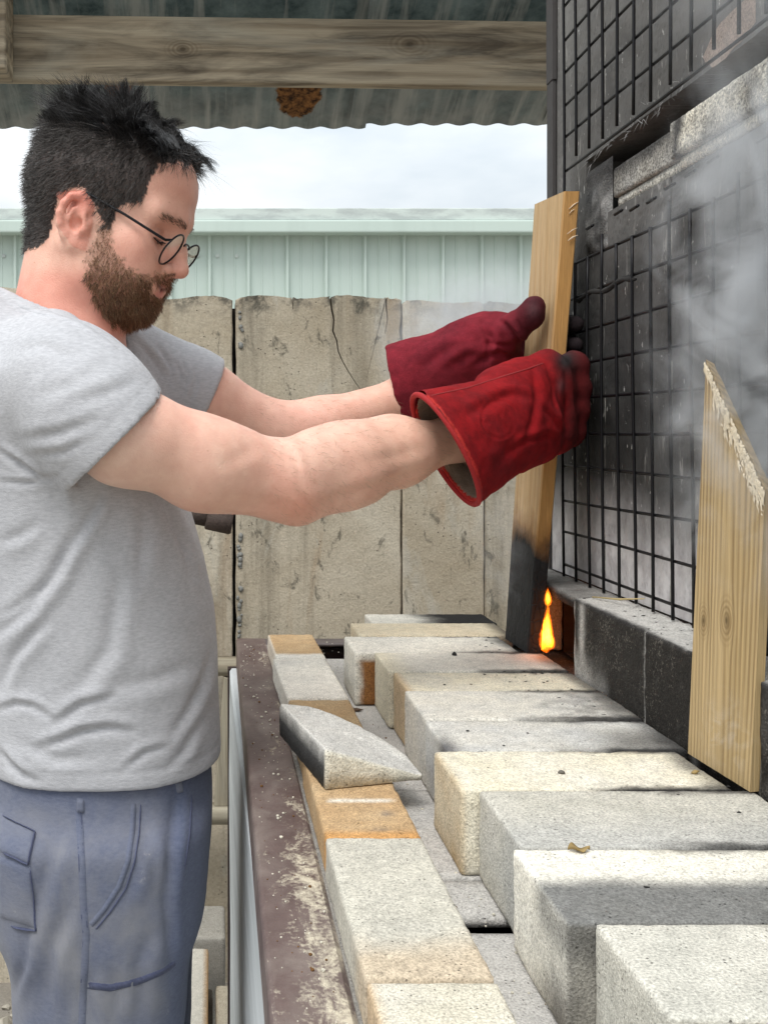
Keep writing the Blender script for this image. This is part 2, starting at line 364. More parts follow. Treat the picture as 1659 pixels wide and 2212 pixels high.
# pebbles of broken aggregate along the joint
v = []; f = []
ico = bmesh.new(); bmesh.ops.create_icosphere(ico, subdivisions=1, radius=1); iv = np.array([q.co[:] for q in ico.verts]); jf = [[q.index for q in t.verts] for t in ico.faces]; ico.free()
for k in range(34):
    c = np.array([wx(519+RNG.normal()*2.5), WY+.004, wz(1150+RNG.random()*240 if k < 26 else 650+RNG.random()*100)]); s = (.0035+.004*RNG.random())*np.array([1, .8, 1.2*(.7+.7*RNG.random())])
    f += [[i+len(v) for i in t] for t in jf]; v += list(iv*s+c)
flat('aggregate', (.22, .22, .205), .7, nscale=200); o = mk('exposed_pebbles', v, f, M['aggregate'], wall, True); o['kind'] = 'stuff'

# corrugated roof edge with rust, timber beam, post
def roof_mat():
    b = NB('roof_sheet'); co = b.co('World'); n = b.noise(co, 9, 6, .68); m = b.noise(b.co('World', (17, 1.3, 1.3)), 1.0, 5, .65, .25)
    c = b.mix(b.ramp(n, (.36, 0), (.66, 1)), (.040, .064, .070), (.17, .225, .23)); c = b.mix(b.ramp(m, (.47, 0), (.62, .85)), c, (.34, .36, .345))
    y = b.sep(co)[2]; lowm = b.math('MULTIPLY', b.ramp(b.math('SUBTRACT', y, 2.25), (.0, .85), (.15, 0)), b.ramp(b.noise(co, 12, 4), (.3, .3), (.65, 1)))
    c = b.mix(lowm, c, (.40, .40, .385))
    for (X, Y, Z, rx, rz) in ROOF_RUST:
        dx = b.math('DIVIDE', b.math('SUBTRACT', b.sep(co)[0], X), rx); dz = b.math('DIVIDE', b.math('SUBTRACT', y, Z), rz)
        r = b.math('ADD', b.math('SQRT', b.math('ADD', b.math('MULTIPLY', dx, dx), b.math('MULTIPLY', dz, dz))), b.math('MULTIPLY', b.math('SUBTRACT', b.noise(co, 34, 4), .5), .55))
        rc = b.mix(b.ramp(b.noise(co, 60, 5, .7), (.38, 0), (.62, 1)), (.035, .018, .010), (.27, .125, .045))
        c = b.mix(b.ramp(r, (.84, 1), (.93, 0)), c, rc)
    M['roof_sheet'] = b.done(c, .9, b.bump(n, .002), spec=.2)
ez = lambda Y: 2.30 + .467*(3.1-Y)
def onroof(px, py):     # point on the roof plane behind a pixel of the photograph
    k = (CY-py)/F; Y = (2.30+.467*3.1-CZ)/(k+.467); return ((px-CX)*Y/F, Y, CZ+k*Y)
a1 = onroof(645, 200); a2 = onroof(258, 186)
ROOF_RUST = [(a1[0], a1[1], a1[2], .073, .052), (a2[0], a2[1], a2[2], .045, .03)]
roof_mat()
roof = empty('corrugated_roof', (0, 3.1, 2.3), 'mottled grey green corrugated roof with rust patches above the beam', 'roof')
def sheet(xa, xb, Ya, Yb, dz, ph):
    nx = int((xb-xa)/.0095); ny = 14; v = []
    for j in range(ny+1):
        Y = Ya+(Yb-Ya)*j/ny
        for i in range(nx+1):
            x = xa+(xb-xa)*i/nx; v.append((x, Y, ez(Y)+dz+.0036*math.sin(2*math.pi*(x+ph)/.076)))
    f = [(j*(nx+1)+i, j*(nx+1)+i+1, (j+1)*(nx+1)+i+1, (j+1)*(nx+1)+i) for j in range(ny) for i in range(nx)]
    o = mk('roof_sheet', v, f, M['roof_sheet'], roof, True)
    m = o.modifiers.new('thick', 'SOLIDIFY'); m.thickness = .006; m.offset = 1; return o
sheet(-1.75, .455, 3.12, 2.25, .0, 0); sheet(.405, 1.01, 3.09, 2.25, -.013, .01); sheet(.97, 1.9, 3.07, 2.25, -.026, .0)
wood('beam_wood', (.47, .40, .29), (.31, .245, .165), (.15, .105, .06), ring=26, axis=0, across=2, weather=.82, knots=[(-.02, -.72, .03), (.02, .62, .03), (.0, .05, .022)])
def grain_bar(name, a, b, mat, parent=None, bev=.004, cell=.02, seed=0, wob=.002):
    v, q = rough_box(a, b, bev, cell, bev*.4, seed, .0004)
    return mk(name, v, q, mat, parent, True)
BY = 2.62
bz0, bz1 = CZ+(CY-178)*BY/F, CZ+(CY-33)*BY/F
beam = grain_bar('timber_beam', (-1.6, BY, bz0), (1.35, BY+.035, bz1), M['beam_wood'], None, .015, .012, 4)
tag(beam, 'long weathered grey brown timber beam under the corrugated roof', 'beam'); beam.rotation_euler = (0, math.radians(.75), 0)
PYD = 2.5
post = grain_bar('timber_post', (-1.6, PYD, CZ+(CY-150)*PYD/F), ((14-CX)*PYD/F, PYD+.1, 2.75), M['beam_wood'], None, .005, .02, 5)
tag(post, 'end of an upright timber joint at the left end of the beam', 'post')

# rusty pipe stub on the wall
flat('rust_iron', (.065, .045, .037), .75, .3, 180, .55, bump=.002)
PD = 2.42
pipe = MB().tube([P(330, 1090, PD+.1), P(395, 1108, PD), P(458, 1121, PD)], [.0205, .0205, .0205], 18).build('rusty_pipe', M['rust_iron'], None, True)
pipe.data.polygons.foreach_set('use_smooth', [len(p.vertices) == 4 for p in pipe.data.polygons])
tag(pipe, 'rusty iron pipe stub sticking out at the man\'s belly in front of the wall', 'pipe')
o = MB().tube([P(447, 1119, PD), P(449, 1119.5, PD), P(499, 1130.5, PD), P(502, 1131, PD)], [.022, .0262, .0262, .0235], 18).build('pipe_collar', M['rust_iron'], pipe, True, origin=None)
o.data.polygons.foreach_set('use_smooth', [len(p.vertices) == 4 for p in o.data.polygons])

# timbers and blocks low between the man and the bench
wood('grey_batten', (.40, .36, .27), (.30, .26, .19), (.19, .15, .10), ring=60, axis=0, across=2, weather=.5)
wood('grey_batten_up', (.40, .36, .27), (.30, .26, .19), (.19, .15, .10), ring=60, axis=2, across=0, weather=.5)
fr = empty('pallet', (0, 2.5, .4), 'weathered batten pallet standing against the wall beside the bench', 'pallet')
D = 2.5
grain_bar('batten', (-.6, D, CZ+(CY-1461)*D/F), (.2, D+.05, CZ+(CY-1426)*D/F), M['grey_batten'], fr, .003, .02, 1)
grain_bar('batten', (-.6, D-.02, CZ+(CY-1776)*D/F), (.2, D+.03, CZ+(CY-1742)*D/F), M['grey_batten'], fr, .003, .02, 2)
o = MB().prism([(P(463, 1742, D)[0], P(463, 1742, D)[2]), (P(494, 1742, D)[0], P(494, 1742, D)[2]), (P(509, 1470, D)[0], P(509, 1470, D)[2]), (P(484, 1462, D)[0], P(484, 1462, D)[2])], D, D+.03).build('batten', M['grey_batten_up'], fr, bevel=.002)
def pale(name, a, b, lab, cat, tan=0, seed=0, group=None, mat='firebrick', base=(.56, .53, .46)):
    v, q = rough_box(a, b, .006, .014, .005, seed); c = np.array(base)*(1+.10*fbm(v*9, seed)[:, None])
    if tan: k = sstep(.0, .006, v[:, 0]-(b[0]-.006))[:, None]; c = c*(1-k)+np.array((.50, .30, .13))*k
    return tag(mk(name, v, q, M[mat], None, True, c), lab, cat, group)
pale('concrete_block', (-.16, 2.30, .0), (.028, 2.46, .255), 'grey block standing behind the long pale slab by the bench', 'block', seed=2, base=(.34, .32, .28))
pale('kiln_slab', (-.053, 1.55, .20), (-.009, 2.26, .252), 'long pale slab with a tan side lying between the man and the bench', 'slab', 1, 3)
pale('broken_block', (.006, 1.6, .14), (.10, 2.16, .225), 'pale rubble block half hidden by the bench side', 'block', seed=4, base=(.45, .40, .31))
pale('support_block', (-.06, 1.5, .0), (.0, 2.2, .197), 'dark block under the long pale slab by the bench', 'block', seed=6, base=(.12, .105, .085))
# rubble on the floor behind the man's legs
v = []; f = []
for k in range(140):
    s = (.006+.022*RNG.random()**3)*np.array([1, 1, .6]); c = np.array([-1.0+.7*RNG.random(), 1.9+.6*RNG.random(), s[2]*.7])
    f += [[i+len(v) for i in t] for t in jf]; v += list(iv*s*(1+.25*RNG.normal(size=(len(iv), 1)))+c)
flat('rubble_mat', (.38, .35, .29), .95, nscale=30); tag(mk('rubble', v, f, M['rubble_mat']), 'small stones scattered on the floor by the wall', 'rubble', kind='stuff')

# ---------------------------------------------------------------- bench of steel angle, grey side panel and slabs
bench = empty('steel_bench', (.25, 1.1, 0), 'brown steel angle bench with grey side panel carrying the bricks', 'bench')
RZ = CZ-.378
def dusty_rail():
    b = NB('dusty_rail'); co = b.co('World'); x, y, z = b.sep(co); nz = b.sep(b.n('NewGeometry').outputs['Normal'])[2]
    n = b.noise(co, 30, 5, .6); c = b.mix(b.ramp(n, (.3, 0), (.7, 1)), (.085, .055, .050), (.135, .095, .086))
    fade = b.noise(b.co('World', (1, .6, 1)), 16, 5, .62, .5); c = b.mix(b.ramp(fade, (.46, 0), (.68, .6)), c, (.24, .20, .175))
    d1 = b.noise(b.co('World', (1, .45, 1)), 34, 6, .72, .8); d2 = b.noise(co, 240, 3, .7)
    zone = b.math('ADD', b.math('MULTIPLY', b.ramp(b.math('DIVIDE', b.math('SUBTRACT', x, .040), .05), (.25, 0), (.75, 1)), .16), b.math('MULTIPLY', b.ramp(b.math('SUBTRACT', y, .5), (.35, 1), (.72, 0)), .12))
    k = b.math('ADD', b.math('ADD', d1, b.math('MULTIPLY', b.math('SUBTRACT', d2, .5), .45)), zone); k = b.ramp(k, (.70, 0), (.90, .9)); k = b.math('MULTIPLY', k, b.ramp(nz, (.5, 0), (.9, 1)))
    c = b.mix(k, c, (.58, .52, .40)); M['dusty_rail'] = b.done(c, b.ramp(k, (0, .5), (.6, .95)), b.bump(b.math('ADD', d2, k), .0006), spec=.4)
dusty_rail()
def rail(name, xa, xb, ya, yb, prof, parent, base, dust=0, seed=0):
    """angle iron: profile in (x, z) swept along y with dust"""
    n = 120; m = len(prof); ys = np.linspace(ya, yb, n); v = []
    for y in ys:
        t = (y-ya)/(yb-ya)
        v += [(x + xa + (xb-xa)*t, y, z) for x, z in prof]
    v = np.array(v); v[:, 2] += .0006*fbm(v*np.array([30, 8, 30]), seed)
    f = [(i*m+k, (i+1)*m+k, (i+1)*m+(k+1) % m, i*m+(k+1) % m) for i in range(n-1) for k in range(m)]
    f += [tuple(range(m)), tuple(range(n*m-1, (n-1)*m-1, -1))]
    c = np.tile(np.array(base), (len(v), 1))*(1+.25*fbm(v*14, seed+1)[:, None])
    return fix_normals(mk(name, v, f, M['dusty_rail'], parent, False, c))
topx = list(np.linspace(.053, .004, 26))
prof = [(.057, RZ-.003)]+[(x, RZ) for x in topx]+[(.0015, RZ-.0012), (0, RZ-.004), (0, RZ-.050), (.005, RZ-.050), (.005, RZ-.008), (.057, RZ-.008)]
rail('side_rail', .0355, .044, .30, 1.955, prof, bench, (.098, .064, .060), 1, 3)
# end rail: angle with its upright inside
v, q = rough_box((.0935, 1.905, RZ-.006), (.56, 1.955, RZ), .0015, .02, 0, 2); mk('end_rail', v, q, M['painted_steel'], bench, True, np.tile((.115, .095, .09), (len(v), 1)))
v, q = rough_box((.0935, 1.950, RZ-.06), (.56, 1.955, RZ-.0063), .001, .03, 0, 2); mk('end_web', v, q, M['painted_steel'], bench, True, np.tile((.05, .028, .027), (len(v), 1)))
# grey painted side panel (slightly bowed outwards at the far end)
def grey_panel():
    b = NB('grey_panel'); st = b.noise(b.co('World', (8, 2.0, 26)), 1.2, 5, .6); c = b.mix(b.ramp(st, (.35, 0), (.7, 1)), (.40, .425, .43), (.60, .63, .64))
    d = b.noise(b.co('World', (1, 3, 60)), 1.0, 5, .7); c = b.mix(b.ramp(d, (.66, 0), (.70, .6)), c, (.16, .15, .14))
    M['grey_panel'] = b.done(c, .6, b.bump(st, .001))
grey_panel()
v = []; n = 24
for y in np.linspace(.3, 1.93, n):
    xo = .0405-.009*sstep(.8, 1.93, y)
    v += [(xo+.004, y, RZ-.0505), (xo, y, RZ-.056), (xo-.0015, y, .72), (xo+.001, y, .45), (xo, y, .12), (xo+.02, y, .12), (xo+.02, y, RZ-.0505)]
f = [(i*7+k, (i+1)*7+k, (i+1)*7+(k+1) % 7, i*7+(k+1) % 7) for i in range(n-1) for k in range(7)]+[tuple(range(7)), tuple(range(n*7-1, (n-1)*7-1, -1))]
fix_normals(mk('side_panel', v, f, M['grey_panel'], bench))
flat('dark_steel', (.03, .017, .017), .6, .2, 60, .3)
for a_, b2_ in (((.028, 1.932, .0), (.075, 1.953, RZ-.052)), ((.50, 1.932, 0), (.55, 1.953, RZ-.062)), ((.05, .3, 0), (.09, .34, .9))): MB().box(a_, b2_).build('bench_leg', M['dark_steel'], bench)
MB().box((.09, .3, .90), (.56, 1.9, .925)).build('bench_shelf', M['dark_steel'], bench)
SZ = CZ-.3715
def slabpart(ya, yb, xb=.4525, dz=0, seed=0):
    v, q = rough_box((.1790, ya, SZ-.009), (xb, yb, SZ+dz), .002, .018, .002, seed, .0003); c = np.array((.52, .50, .47))*(1+.1*fbm(v*7, seed)[:, None])
    mk('shelf_slab', v, q, M['firebrick'], bench, True, c)
slabpart(1.485, 1.752, dz=-.001, seed=1); slabpart(1.097, 1.482, seed=2); slabpart(.877, 1.094, dz=.001, seed=3); slabpart(.806, .8745, dz=-.0005, seed=5); slabpart(.32, .781, seed=4)
v, q = rough_box((.0945, .32, RZ-.03), (.178, 1.90, RZ), .002, .03, .001, 8); mk('shelf_strip', v, q, M['firebrick'], bench, True, np.tile((.30, .28, .25), (len(v), 1)))
# brown bits of rust and crumbs along the rail: too many to count
v = []; f = []; c = []
for k in range(420):
    t = RNG.random(); y = .5+1.4*t; onrail = RNG.random() < .62
    x = (.045+.045*RNG.random()) if onrail else (.18+.04*RNG.random()); z = RZ if onrail else SZ
    s = .0006+.0016*RNG.random()**4; f += [[i+len(v) for i in q] for q in jf]; v += list(iv*s*np.array([1, 1.2, .7])+np.array([x, y, z+s*.4]))
    c += [((.62, .58, .48) if RNG.random() < .75 else (.16, .08, .03))]*len(iv)
tag(mk('brick_crumbs', v, f, M['debris'], None, False, np.array(c)), 'pale brick crumbs scattered along the bench rail', 'crumbs', kind='stuff')

# ---------------------------------------------------------------- big firebricks laid across the bench
WHITE, GREYW, CREAM, TAN, SOOT = [np.array(c) for c in ((.74, .715, .655), (.60, .585, .55), (.74, .69, .56), (.50, .32, .15), (.022, .021, .021))]
def lerp(c, d, k): k = np.clip(k, 0, 1)[:, None]; return c*(1-k)+d*k
TOPZ = CZ-.2975; FH = F*.2975
yp = [382, 403, 430.5, 466, 507, 548.5, 611, 677, 763, 888, 1051, 1262, 1545]
dep = [FH/y for y in yp]
left = [.2545, .219, .1955, .2228, .2285, .2242, .2230, .2092, .2235, .2164, .2328, .222, .222]
def big_brick(i, colf, lab):
    ya, yb = dep[i+1]+.0012, dep[i]-.0012; xa = left[i]; xb = min(xa+.229, .4535)
    dz = [0, .001, 0, .0008, -.0006, .0006, -.0005, .0, .0004, 0, .001, .0004][i]
    v, q = rough_box((xa, ya, SZ+.0012), (xb, yb, TOPZ+dz), .0026, .0062, .0046, 20+i, .0009)
    t = (v[:, 1]-ya)/(yb-ya); u = (v[:, 0]-xa)/(xb-xa); h = (v[:, 2]-SZ)/(TOPZ-SZ)
    n1 = fbm(v*14, 40+i, 4); n2 = fbm(v*45, 60+i, 3)
    c = colf(u, t, h, n1, n2, v)*np.array((1.07, 1.05, 1.0)); c = c*(1+.10*n2[:, None])
    # smoke has blackened the joints near the fire mouth
    jt = np.maximum(sstep(.13, .0, t+.10*n2), sstep(.88, 1.0, t-.10*n2))*sstep(.40, .75, u+n1*.30)*(i >= 2)
    c = lerp(c, SOOT, jt*.92); c = lerp(c, SOOT, sstep(.86, 1.0, u+.10*n1)*.75*(i < 8))
    return tag(mk('firebrick', v, q, M['firebrick'], None, True, np.clip(c, 0, .9)), lab, 'firebrick', 'big firebricks laid across the bench')
one = lambda c, u: np.tile(np.array(c), (len(u), 1))
big_brick(0, lambda u, t, h, a, b, v: lerp(one(WHITE*.85, u), SOOT, sstep(.30, .62, u+a*.2)), 'farthest big firebrick, blackened towards the burning plank')
big_brick(1, lambda u, t, h, a, b, v: lerp(one(CREAM*.97, u), TAN, .25+.3*a), 'second farthest big firebrick, cream with a dark right end')
def c3(u, t, h, a, b, v):
    c = lerp(one(WHITE, u), GREYW, a+.3); return lerp(c, np.array((.27, .125, .045)), sstep(.02, .06, u+.02*b)*(t < .04)*sstep(.95, .85, h+.1*b)*(u < .4))
big_brick(2, c3, 'big firebrick with a rusty brown grainy patch on its front end')
big_brick(3, lambda u, t, h, a, b, v: lerp(lerp(one(WHITE, u), GREYW, a*.8+.2), CREAM*.9, sstep(.2, 0, u)), 'white big firebrick just in front of the charred plank foot')
big_brick(4, lambda u, t, h, a, b, v: lerp(lerp(one(CREAM*.94, u), GREYW*.9, a+.25), TAN*1.15, sstep(.05, .0, u)*.55), 'yellowish big firebrick beside a soot filled joint')
def c6(u, t, h, a, b, v): c = lerp(one(WHITE*.96, u), np.array((.58, .58, .575)), a+.3); return lerp(c, SOOT*2, sstep(.6, 1, u+.5*b)*.55)
big_brick(5, c6, 'pale grey big firebrick peppered with soot at its right end')
def c7(u, t, h, a, b, v): c = lerp(one((.56, .565, .57), u), WHITE*.96, a*.9+.35); c = lerp(c, np.array((.10, .10, .11)), sstep(.1, 0, u)*sstep(.75, .2, t+.3*a)*.9); return lerp(c, SOOT*1.6, sstep(.45, .9, u+.25*a)*sstep(.9, .3, t)*.7)
big_brick(6, c7, 'bluish grey big firebrick with a darkened left end')
def c8(u, t, h, a, b, v): c = lerp(one(CREAM*1.02, u), WHITE*1.02, a+.4); c = lerp(c, np.array((.47, .33, .16)), sstep(.035, .0, u)*(.5+.8*a)); return lerp(c, SOOT, sstep(.45, .6, u)*sstep(.03, 0, t)*.93)
big_brick(7, c8, 'cream big firebrick with a tan left end, jutting out of the row')
def c9(u, t, h, a, b, v): c = lerp(one((.52, .505, .455), u), GREYW*1.0, a+.3); return lerp(c, np.array((.45, .452, .45)), sstep(.7, .1, t+.4*a)*.7)
big_brick(8, c9, 'greyish beige big firebrick with a broken right edge')
def c10(u, t, h, a, b, v):
    c = lerp(one(WHITE*1.10, u), CREAM*1.05, a*.6); band = sstep(.62, .40, t+.10*a)*sstep(.0, .03, u+.02)
    c = lerp(c, np.array((.115, .12, .128)), band*.88*sstep(.5, .8, h)); c = lerp(c, np.array((.13, .12, .11)), sstep(.75, .1, h+.25*a)*sstep(.75, .2, t+.2*a)*sstep(.08, 0, u)*.9)
    return lerp(c, np.array((.16, .155, .145)), sstep(.02, 0, t)*.75*(h < .97))
big_brick(9, c10, 'white big firebrick with a dark grey scorched band along its front')
big_brick(10, lambda u, t, h, a, b, v: lerp(lerp(one((.53, .52, .48), u), WHITE*.96, a*.9+.25), np.array((.40, .28, .17)), sstep(.5, .8, b)*.4), 'grey white grainy big firebrick nearest the camera')
big_brick(11, lambda u, t, h, a, b, v: lerp(one(GREYW, u), WHITE, a+.3), 'big firebrick at the very front, below the lower edge of the picture')

# ---------------------------------------------------------------- flat firebricks in a row along the rail
rd = [1.80, 1.603, 1.361, 1.12, .885, .653, .42]
ROWZ = CZ-.342
def row_brick(i, colf, lab, xa=.0955, w_=.081, dz=0, rot=0):
    ya, yb = rd[i+1]+.001, rd[i]-.001
    v, q = rough_box((xa, ya, RZ+.0012), (xa+w_, yb, ROWZ+dz), .0025, .0062, .0042, 80+i, .0008)
    t = (v[:, 1]-ya)/(yb-ya); u = (v[:, 0]-xa)/w_; h = (v[:, 2]-SZ)/(ROWZ-SZ); a = fbm(v*16, 90+i, 4); b = fbm(v*np.array([20, 70, 50]), 95+i, 3)
    c = colf(u, t, h, a, b, v)*np.array((1.07, 1.04, 1.0))*(1+.1*b[:, None])
    if rot:
        m = v.mean(0); r = math.radians(rot); x, y = v[:, 0]-m[0], v[:, 1]-m[1]; v[:, 0] = m[0]+x*math.cos(r)-y*math.sin(r); v[:, 1] = m[1]+x*math.sin(r)+y*math.cos(r)
    return tag(mk('flat_firebrick', v, q, M['firebrick'], None, True, np.clip(c, 0, .9)), lab, 'firebrick', 'flat firebricks in a row along the rail')
tanc = lambda u, t, h, a, b, v: lerp(lerp(one((.47, .315, .17), u), np.array((.56, .42, .26)), a+.4), np.array((.30, .18, .085)), sstep(.3, .6, b)*.5)
row_brick(0, lambda u, t, h, a, b, v: lerp(tanc(u, t, h, a, b, v), WHITE, sstep(.22, .12, t+.06*b)+sstep(.05, 0, u)*.7), 'tan flat firebrick at the far end of the row', .0965, .077, .001, 1)
row_brick(1, lambda u, t, h, a, b, v: lerp(one(WHITE*.98, u), GREYW, a+.2), 'white flat firebrick between the tan brick and the wedge', .0948, .081, .0015, 1.2)
row_brick(2, lambda u, t, h, a, b, v: lerp(tanc(u, t, h, a, b, v), np.array((.40, .30, .18)), .5+a), 'tan flat firebrick partly under the wedge brick', .0985, .080, -.001)
def r4(u, t, h, a, b, v): c = lerp(tanc(u, t, h, a, b, v), np.array((.58, .30, .10)), sstep(.10, .03, t)*.75); c = lerp(c, WHITE*1.1, np.exp(-((t-.40-.01*a)/.018)**2)*sstep(.1, .2, u)*sstep(.95, .8, u)*.9); return lerp(c, np.array((.14, .135, .14)), np.exp(-(((u-.75)/.09)**2+((t-.25)/.03)**2)*1.4)*.8+np.exp(-(((u-.6)/.10)**2+((t-.09)/.015)**2)*1.4)*.8)
row_brick(3, r4, 'orange tan flat firebrick with a chalky white line across it', .0965, .0815, .0005)
row_brick(4, lambda u, t, h, a, b, v: lerp(lerp(one((.57, .555, .49), u), np.array((.44, .43, .39)), a*1.1+.25), TAN*1.0, sstep(.32, .05, t+.2*a)*.40), 'long grey white flat firebrick in front of the orange tan one', .0955, .0815, .0022)
row_brick(5, lambda u, t, h, a, b, v: lerp(lerp(one((.60, .57, .48), u), GREYW, a+.2), TAN*1.1, sstep(.07, 0, u)*.6), 'cream flat firebrick nearest the camera in the row', .0965, .0815, .001)

# wedge shaped brick resting across the row
def wedge():
    zb = ROWZ+.0018
    A = [(.1085, 1.006), (.2085, 1.034), (.199, 1.066), (.182, 1.094), (.159, 1.120), (.134, 1.150), (.108, 1.180), (.076, 1.192)]
    hts = [.038, .004, .014, .022, .029, .034, .036, .036]
    # dense top/bottom grid by fan: ring layers from the centroid
    A = np.array(A); hts = np.array(hts); n = 90
    seg = np.r_[0, np.cumsum(np.linalg.norm(np.diff(np.r_[A, A[:1]], axis=0), axis=1))]; tt = np.linspace(0, seg[-1], n, endpoint=False)
    B = np.stack([np.interp(tt, seg, np.r_[A[:, k], A[0, k]]) for k in (0, 1)], 1); H = np.interp(tt, seg, np.r_[hts, hts[0]])
    cen = B.mean(0); V = []; rings = [(1, 0), (1, .5), (1, .86), (.985, .97), (.96, 1)] + [(s, 1) for s in (.9, .8, .68, .55, .4, .25, .1)]
    Hc = .033
    for s, hh in rings:
        pt = cen+(B-cen)*s; Ht = Hc+(H-Hc)*min(1, s**1.2) if s < .95 else H
        V += [(x, y, zb+h*hh) for (x, y), h in zip(pt, Ht)]
    V = np.array(V); m = len(rings)
    f = [(r*n+k, r*n+(k+1) % n, (r+1)*n+(k+1) % n, (r+1)*n+k) for r in range(m-1) for k in range(n)]+[tuple(range(n-1, -1, -1)), tuple(range((m-1)*n, m*n))]
    V += np.stack([fbm(V*70, k) for k in (1, 2, 3)], 1)*.0011
    a = fbm(V*20, 5, 4); c = lerp(one((.60, .585, .55), a), WHITE*1.05, a+.3)
    # left face (between the first corner and the far one) blackened low down
    e = (B[-1]-B[0]); dline = ((V[:, 0]-.1085)*(1.192-1.006)-(V[:, 1]-1.006)*(.076-.1085))/np.hypot(.186, .0325)
    hh = (V[:, 2]-zb)/.037
    c = lerp(c, np.array((.035, .036, .037)), sstep(.004, .0, dline)*sstep(1.02, .70, hh+.25*a)*.95)
    fr = ((V[:, 0]-.1085)*.028-(V[:, 1]-1.006)*.1)/.104
    c = lerp(c, np.array((.70, .66, .55)), sstep(-.004, .0, fr))
    return tag(mk('wedge_brick', V, f, M['firebrick'], None, True, np.clip(c, 0, .9)), 'pointed wedge shaped firebrick lying across the flat bricks of the row', 'firebrick')
wedge()
# ---------------------------------------------------------------- kiln
KX = .520
kiln = empty('kiln', (.7, 1.0, 0), 'soot blackened kiln wall behind wire mesh with a brick filled slot', 'kiln')
def kiln_skin():
    b = NB('kiln_skin'); co = b.co('World'); x, y, z = b.sep(co)
    n = b.noise(co, 5, 6, .62, .5); f = b.noise(co, 60, 4, .6); c = b.mix(b.ramp(n, (.33, 0), (.68, 1)), (.024, .023, .022), (.095, .092, .087))
    # a paler upper part and an unsooted foot
    up = b.ramp(b.math('ADD', b.math('DIVIDE', b.math('SUBTRACT', z, 1.45), .75), b.math('MULTIPLY', b.math('SUBTRACT', n, .5), .8)), (.0, 0), (1, .9)); c = b.mix(up, c, (.30, .29, .275))
    ft = b.ramp(b.math('ADD', b.math('SUBTRACT', z, 1.157), b.math('MULTIPLY', b.math('SUBTRACT', n, .5), .10)), (.045, 1), (.145, 0)); cc = b.mix(b.ramp(b.noise(co, 38, 3), (.35, 0), (.6, 1)), (.56, .53, .53), (.74, .71, .70))
    far = b.ramp(b.math('SUBTRACT', y, .6), (.42, .25), (.55, 1)); c = b.mix(b.math('MULTIPLY', ft, far), c, cc)
    # dimples of the fibre board and white splashes
    v = b.vor(b.co('World', (1, 1.35, 1)), 95, out='Distance'); dm = b.ramp(v, (.16, 1), (.42, 0)); c = b.mix(b.math('MULTIPLY', dm, .10), c, (.012, .012, .012))
    sp = b.noise(b.co('World', (1, 70, 14)), 1.0, 4, .7, .8); c = b.mix(b.ramp(sp, (.615, 0), (.66, .6)), c, (.38, .365, .34))
    sp2 = b.noise(b.co('World', (1, 120, 60), (3, 1, 7)), 1.0, 3, .6); c = b.mix(b.ramp(sp2, (.69, 0), (.71, .85)), c, (.58, .56, .53))
    M['kiln_skin'] = b.done(c, .85, b.bump(b.math('SUBTRACT', b.math('ADD', f, n), b.math('MULTIPLY', dm, .3)), .0014), spec=.3)
    b = NB('cement_drip'); co = b.co('World'); n = b.noise(co, 30, 4, .65); M['cement_drip'] = b.done(b.mix(b.ramp(n, (.40, 0), (.60, 1)), (.05, .048, .045), (.40, .385, .35)), .9, b.bump(n, .002))
kiln_skin()
cuts = [1.598, 1.376, 1.18, .996, .80, .61, .40]
SL0, SL1, SLD = 1.655, 1.7445, 1.452
for k in range(len(cuts)-1):
    ya, yb = cuts[k+1]+.0008, cuts[k]-.0008
    lo = MB(); dx = RNG.normal()*.0012
    if k == 0:
        lo.box((KX+dx, ya, 1.158), (KX+.16, SLD, SL0)).box((KX+dx, ya, SL1), (KX+.16, SLD, 2.45)).box((KX+dx, SLD, 1.158), (KX+.16, yb, 2.45))
    else: lo.box((KX+dx, ya, 1.158), (KX+.16, yb, SL0)).box((KX+dx, ya, SL1), (KX+.16, yb, 2.45))
    lo.build('wall_panel', M['kiln_skin'], kiln)
flat('black_soot', (.012, .011, .010), .95, nscale=40, var=.5); flat('scorched', (.055, .035, .025), .95, nscale=50, var=.5, bump=.003)
MB().box((KX+.075, .4, SL0-.01), (KX+.155, SLD+.02, SL1+.01)).build('slot_back', M['black_soot'], kiln)
MB().box((KX+.164, .4, 0), (KX+.9, 1.596, 2.45)).build('kiln_core', M['black_soot'], kiln)
MB().box((KX-.0045, 1.5985, .93), (KX+.16, 1.604, 2.45)).build('corner_angle', flat('dark_angle', (.06, .055, .054), .7, .1, 50, .3), kiln, bevel=.0015)
MB().box((KX-.0085, 1.572, 1.9), (KX-.0012, 1.6005, 2.45)).box((KX-.0075, 1.574, 1.66), (KX-.0012, 1.6005, 1.8995)).build('corner_strip', M['dark_angle'], kiln, bevel=.001)
# pale cement drips down the joints
for k, y in enumerate((1.376, 1.18, .996, .80)):
    v = []; zz = np.arange(1.17, 2.35, .012); r = np.random.default_rng(50+k); mb = MB()
    run = []
    def flush():
        if len(run) > 3: MB().tube([p for p, _ in run], [q for _, q in run], 6).build('cement_drip', M['cement_drip'], kiln, True)
    for z in zz:
        a = float(fbm(np.array([[z*9, y*13, k]]), 7, 3)[0])
        if SL0-.03 < z < SL1+.03 or a < -.08: flush(); run = []; continue
        run.append(((KX-.0002, y+.003*a, z), .0012+.0032*max(0, a)+.0006*r.random()))
    flush()
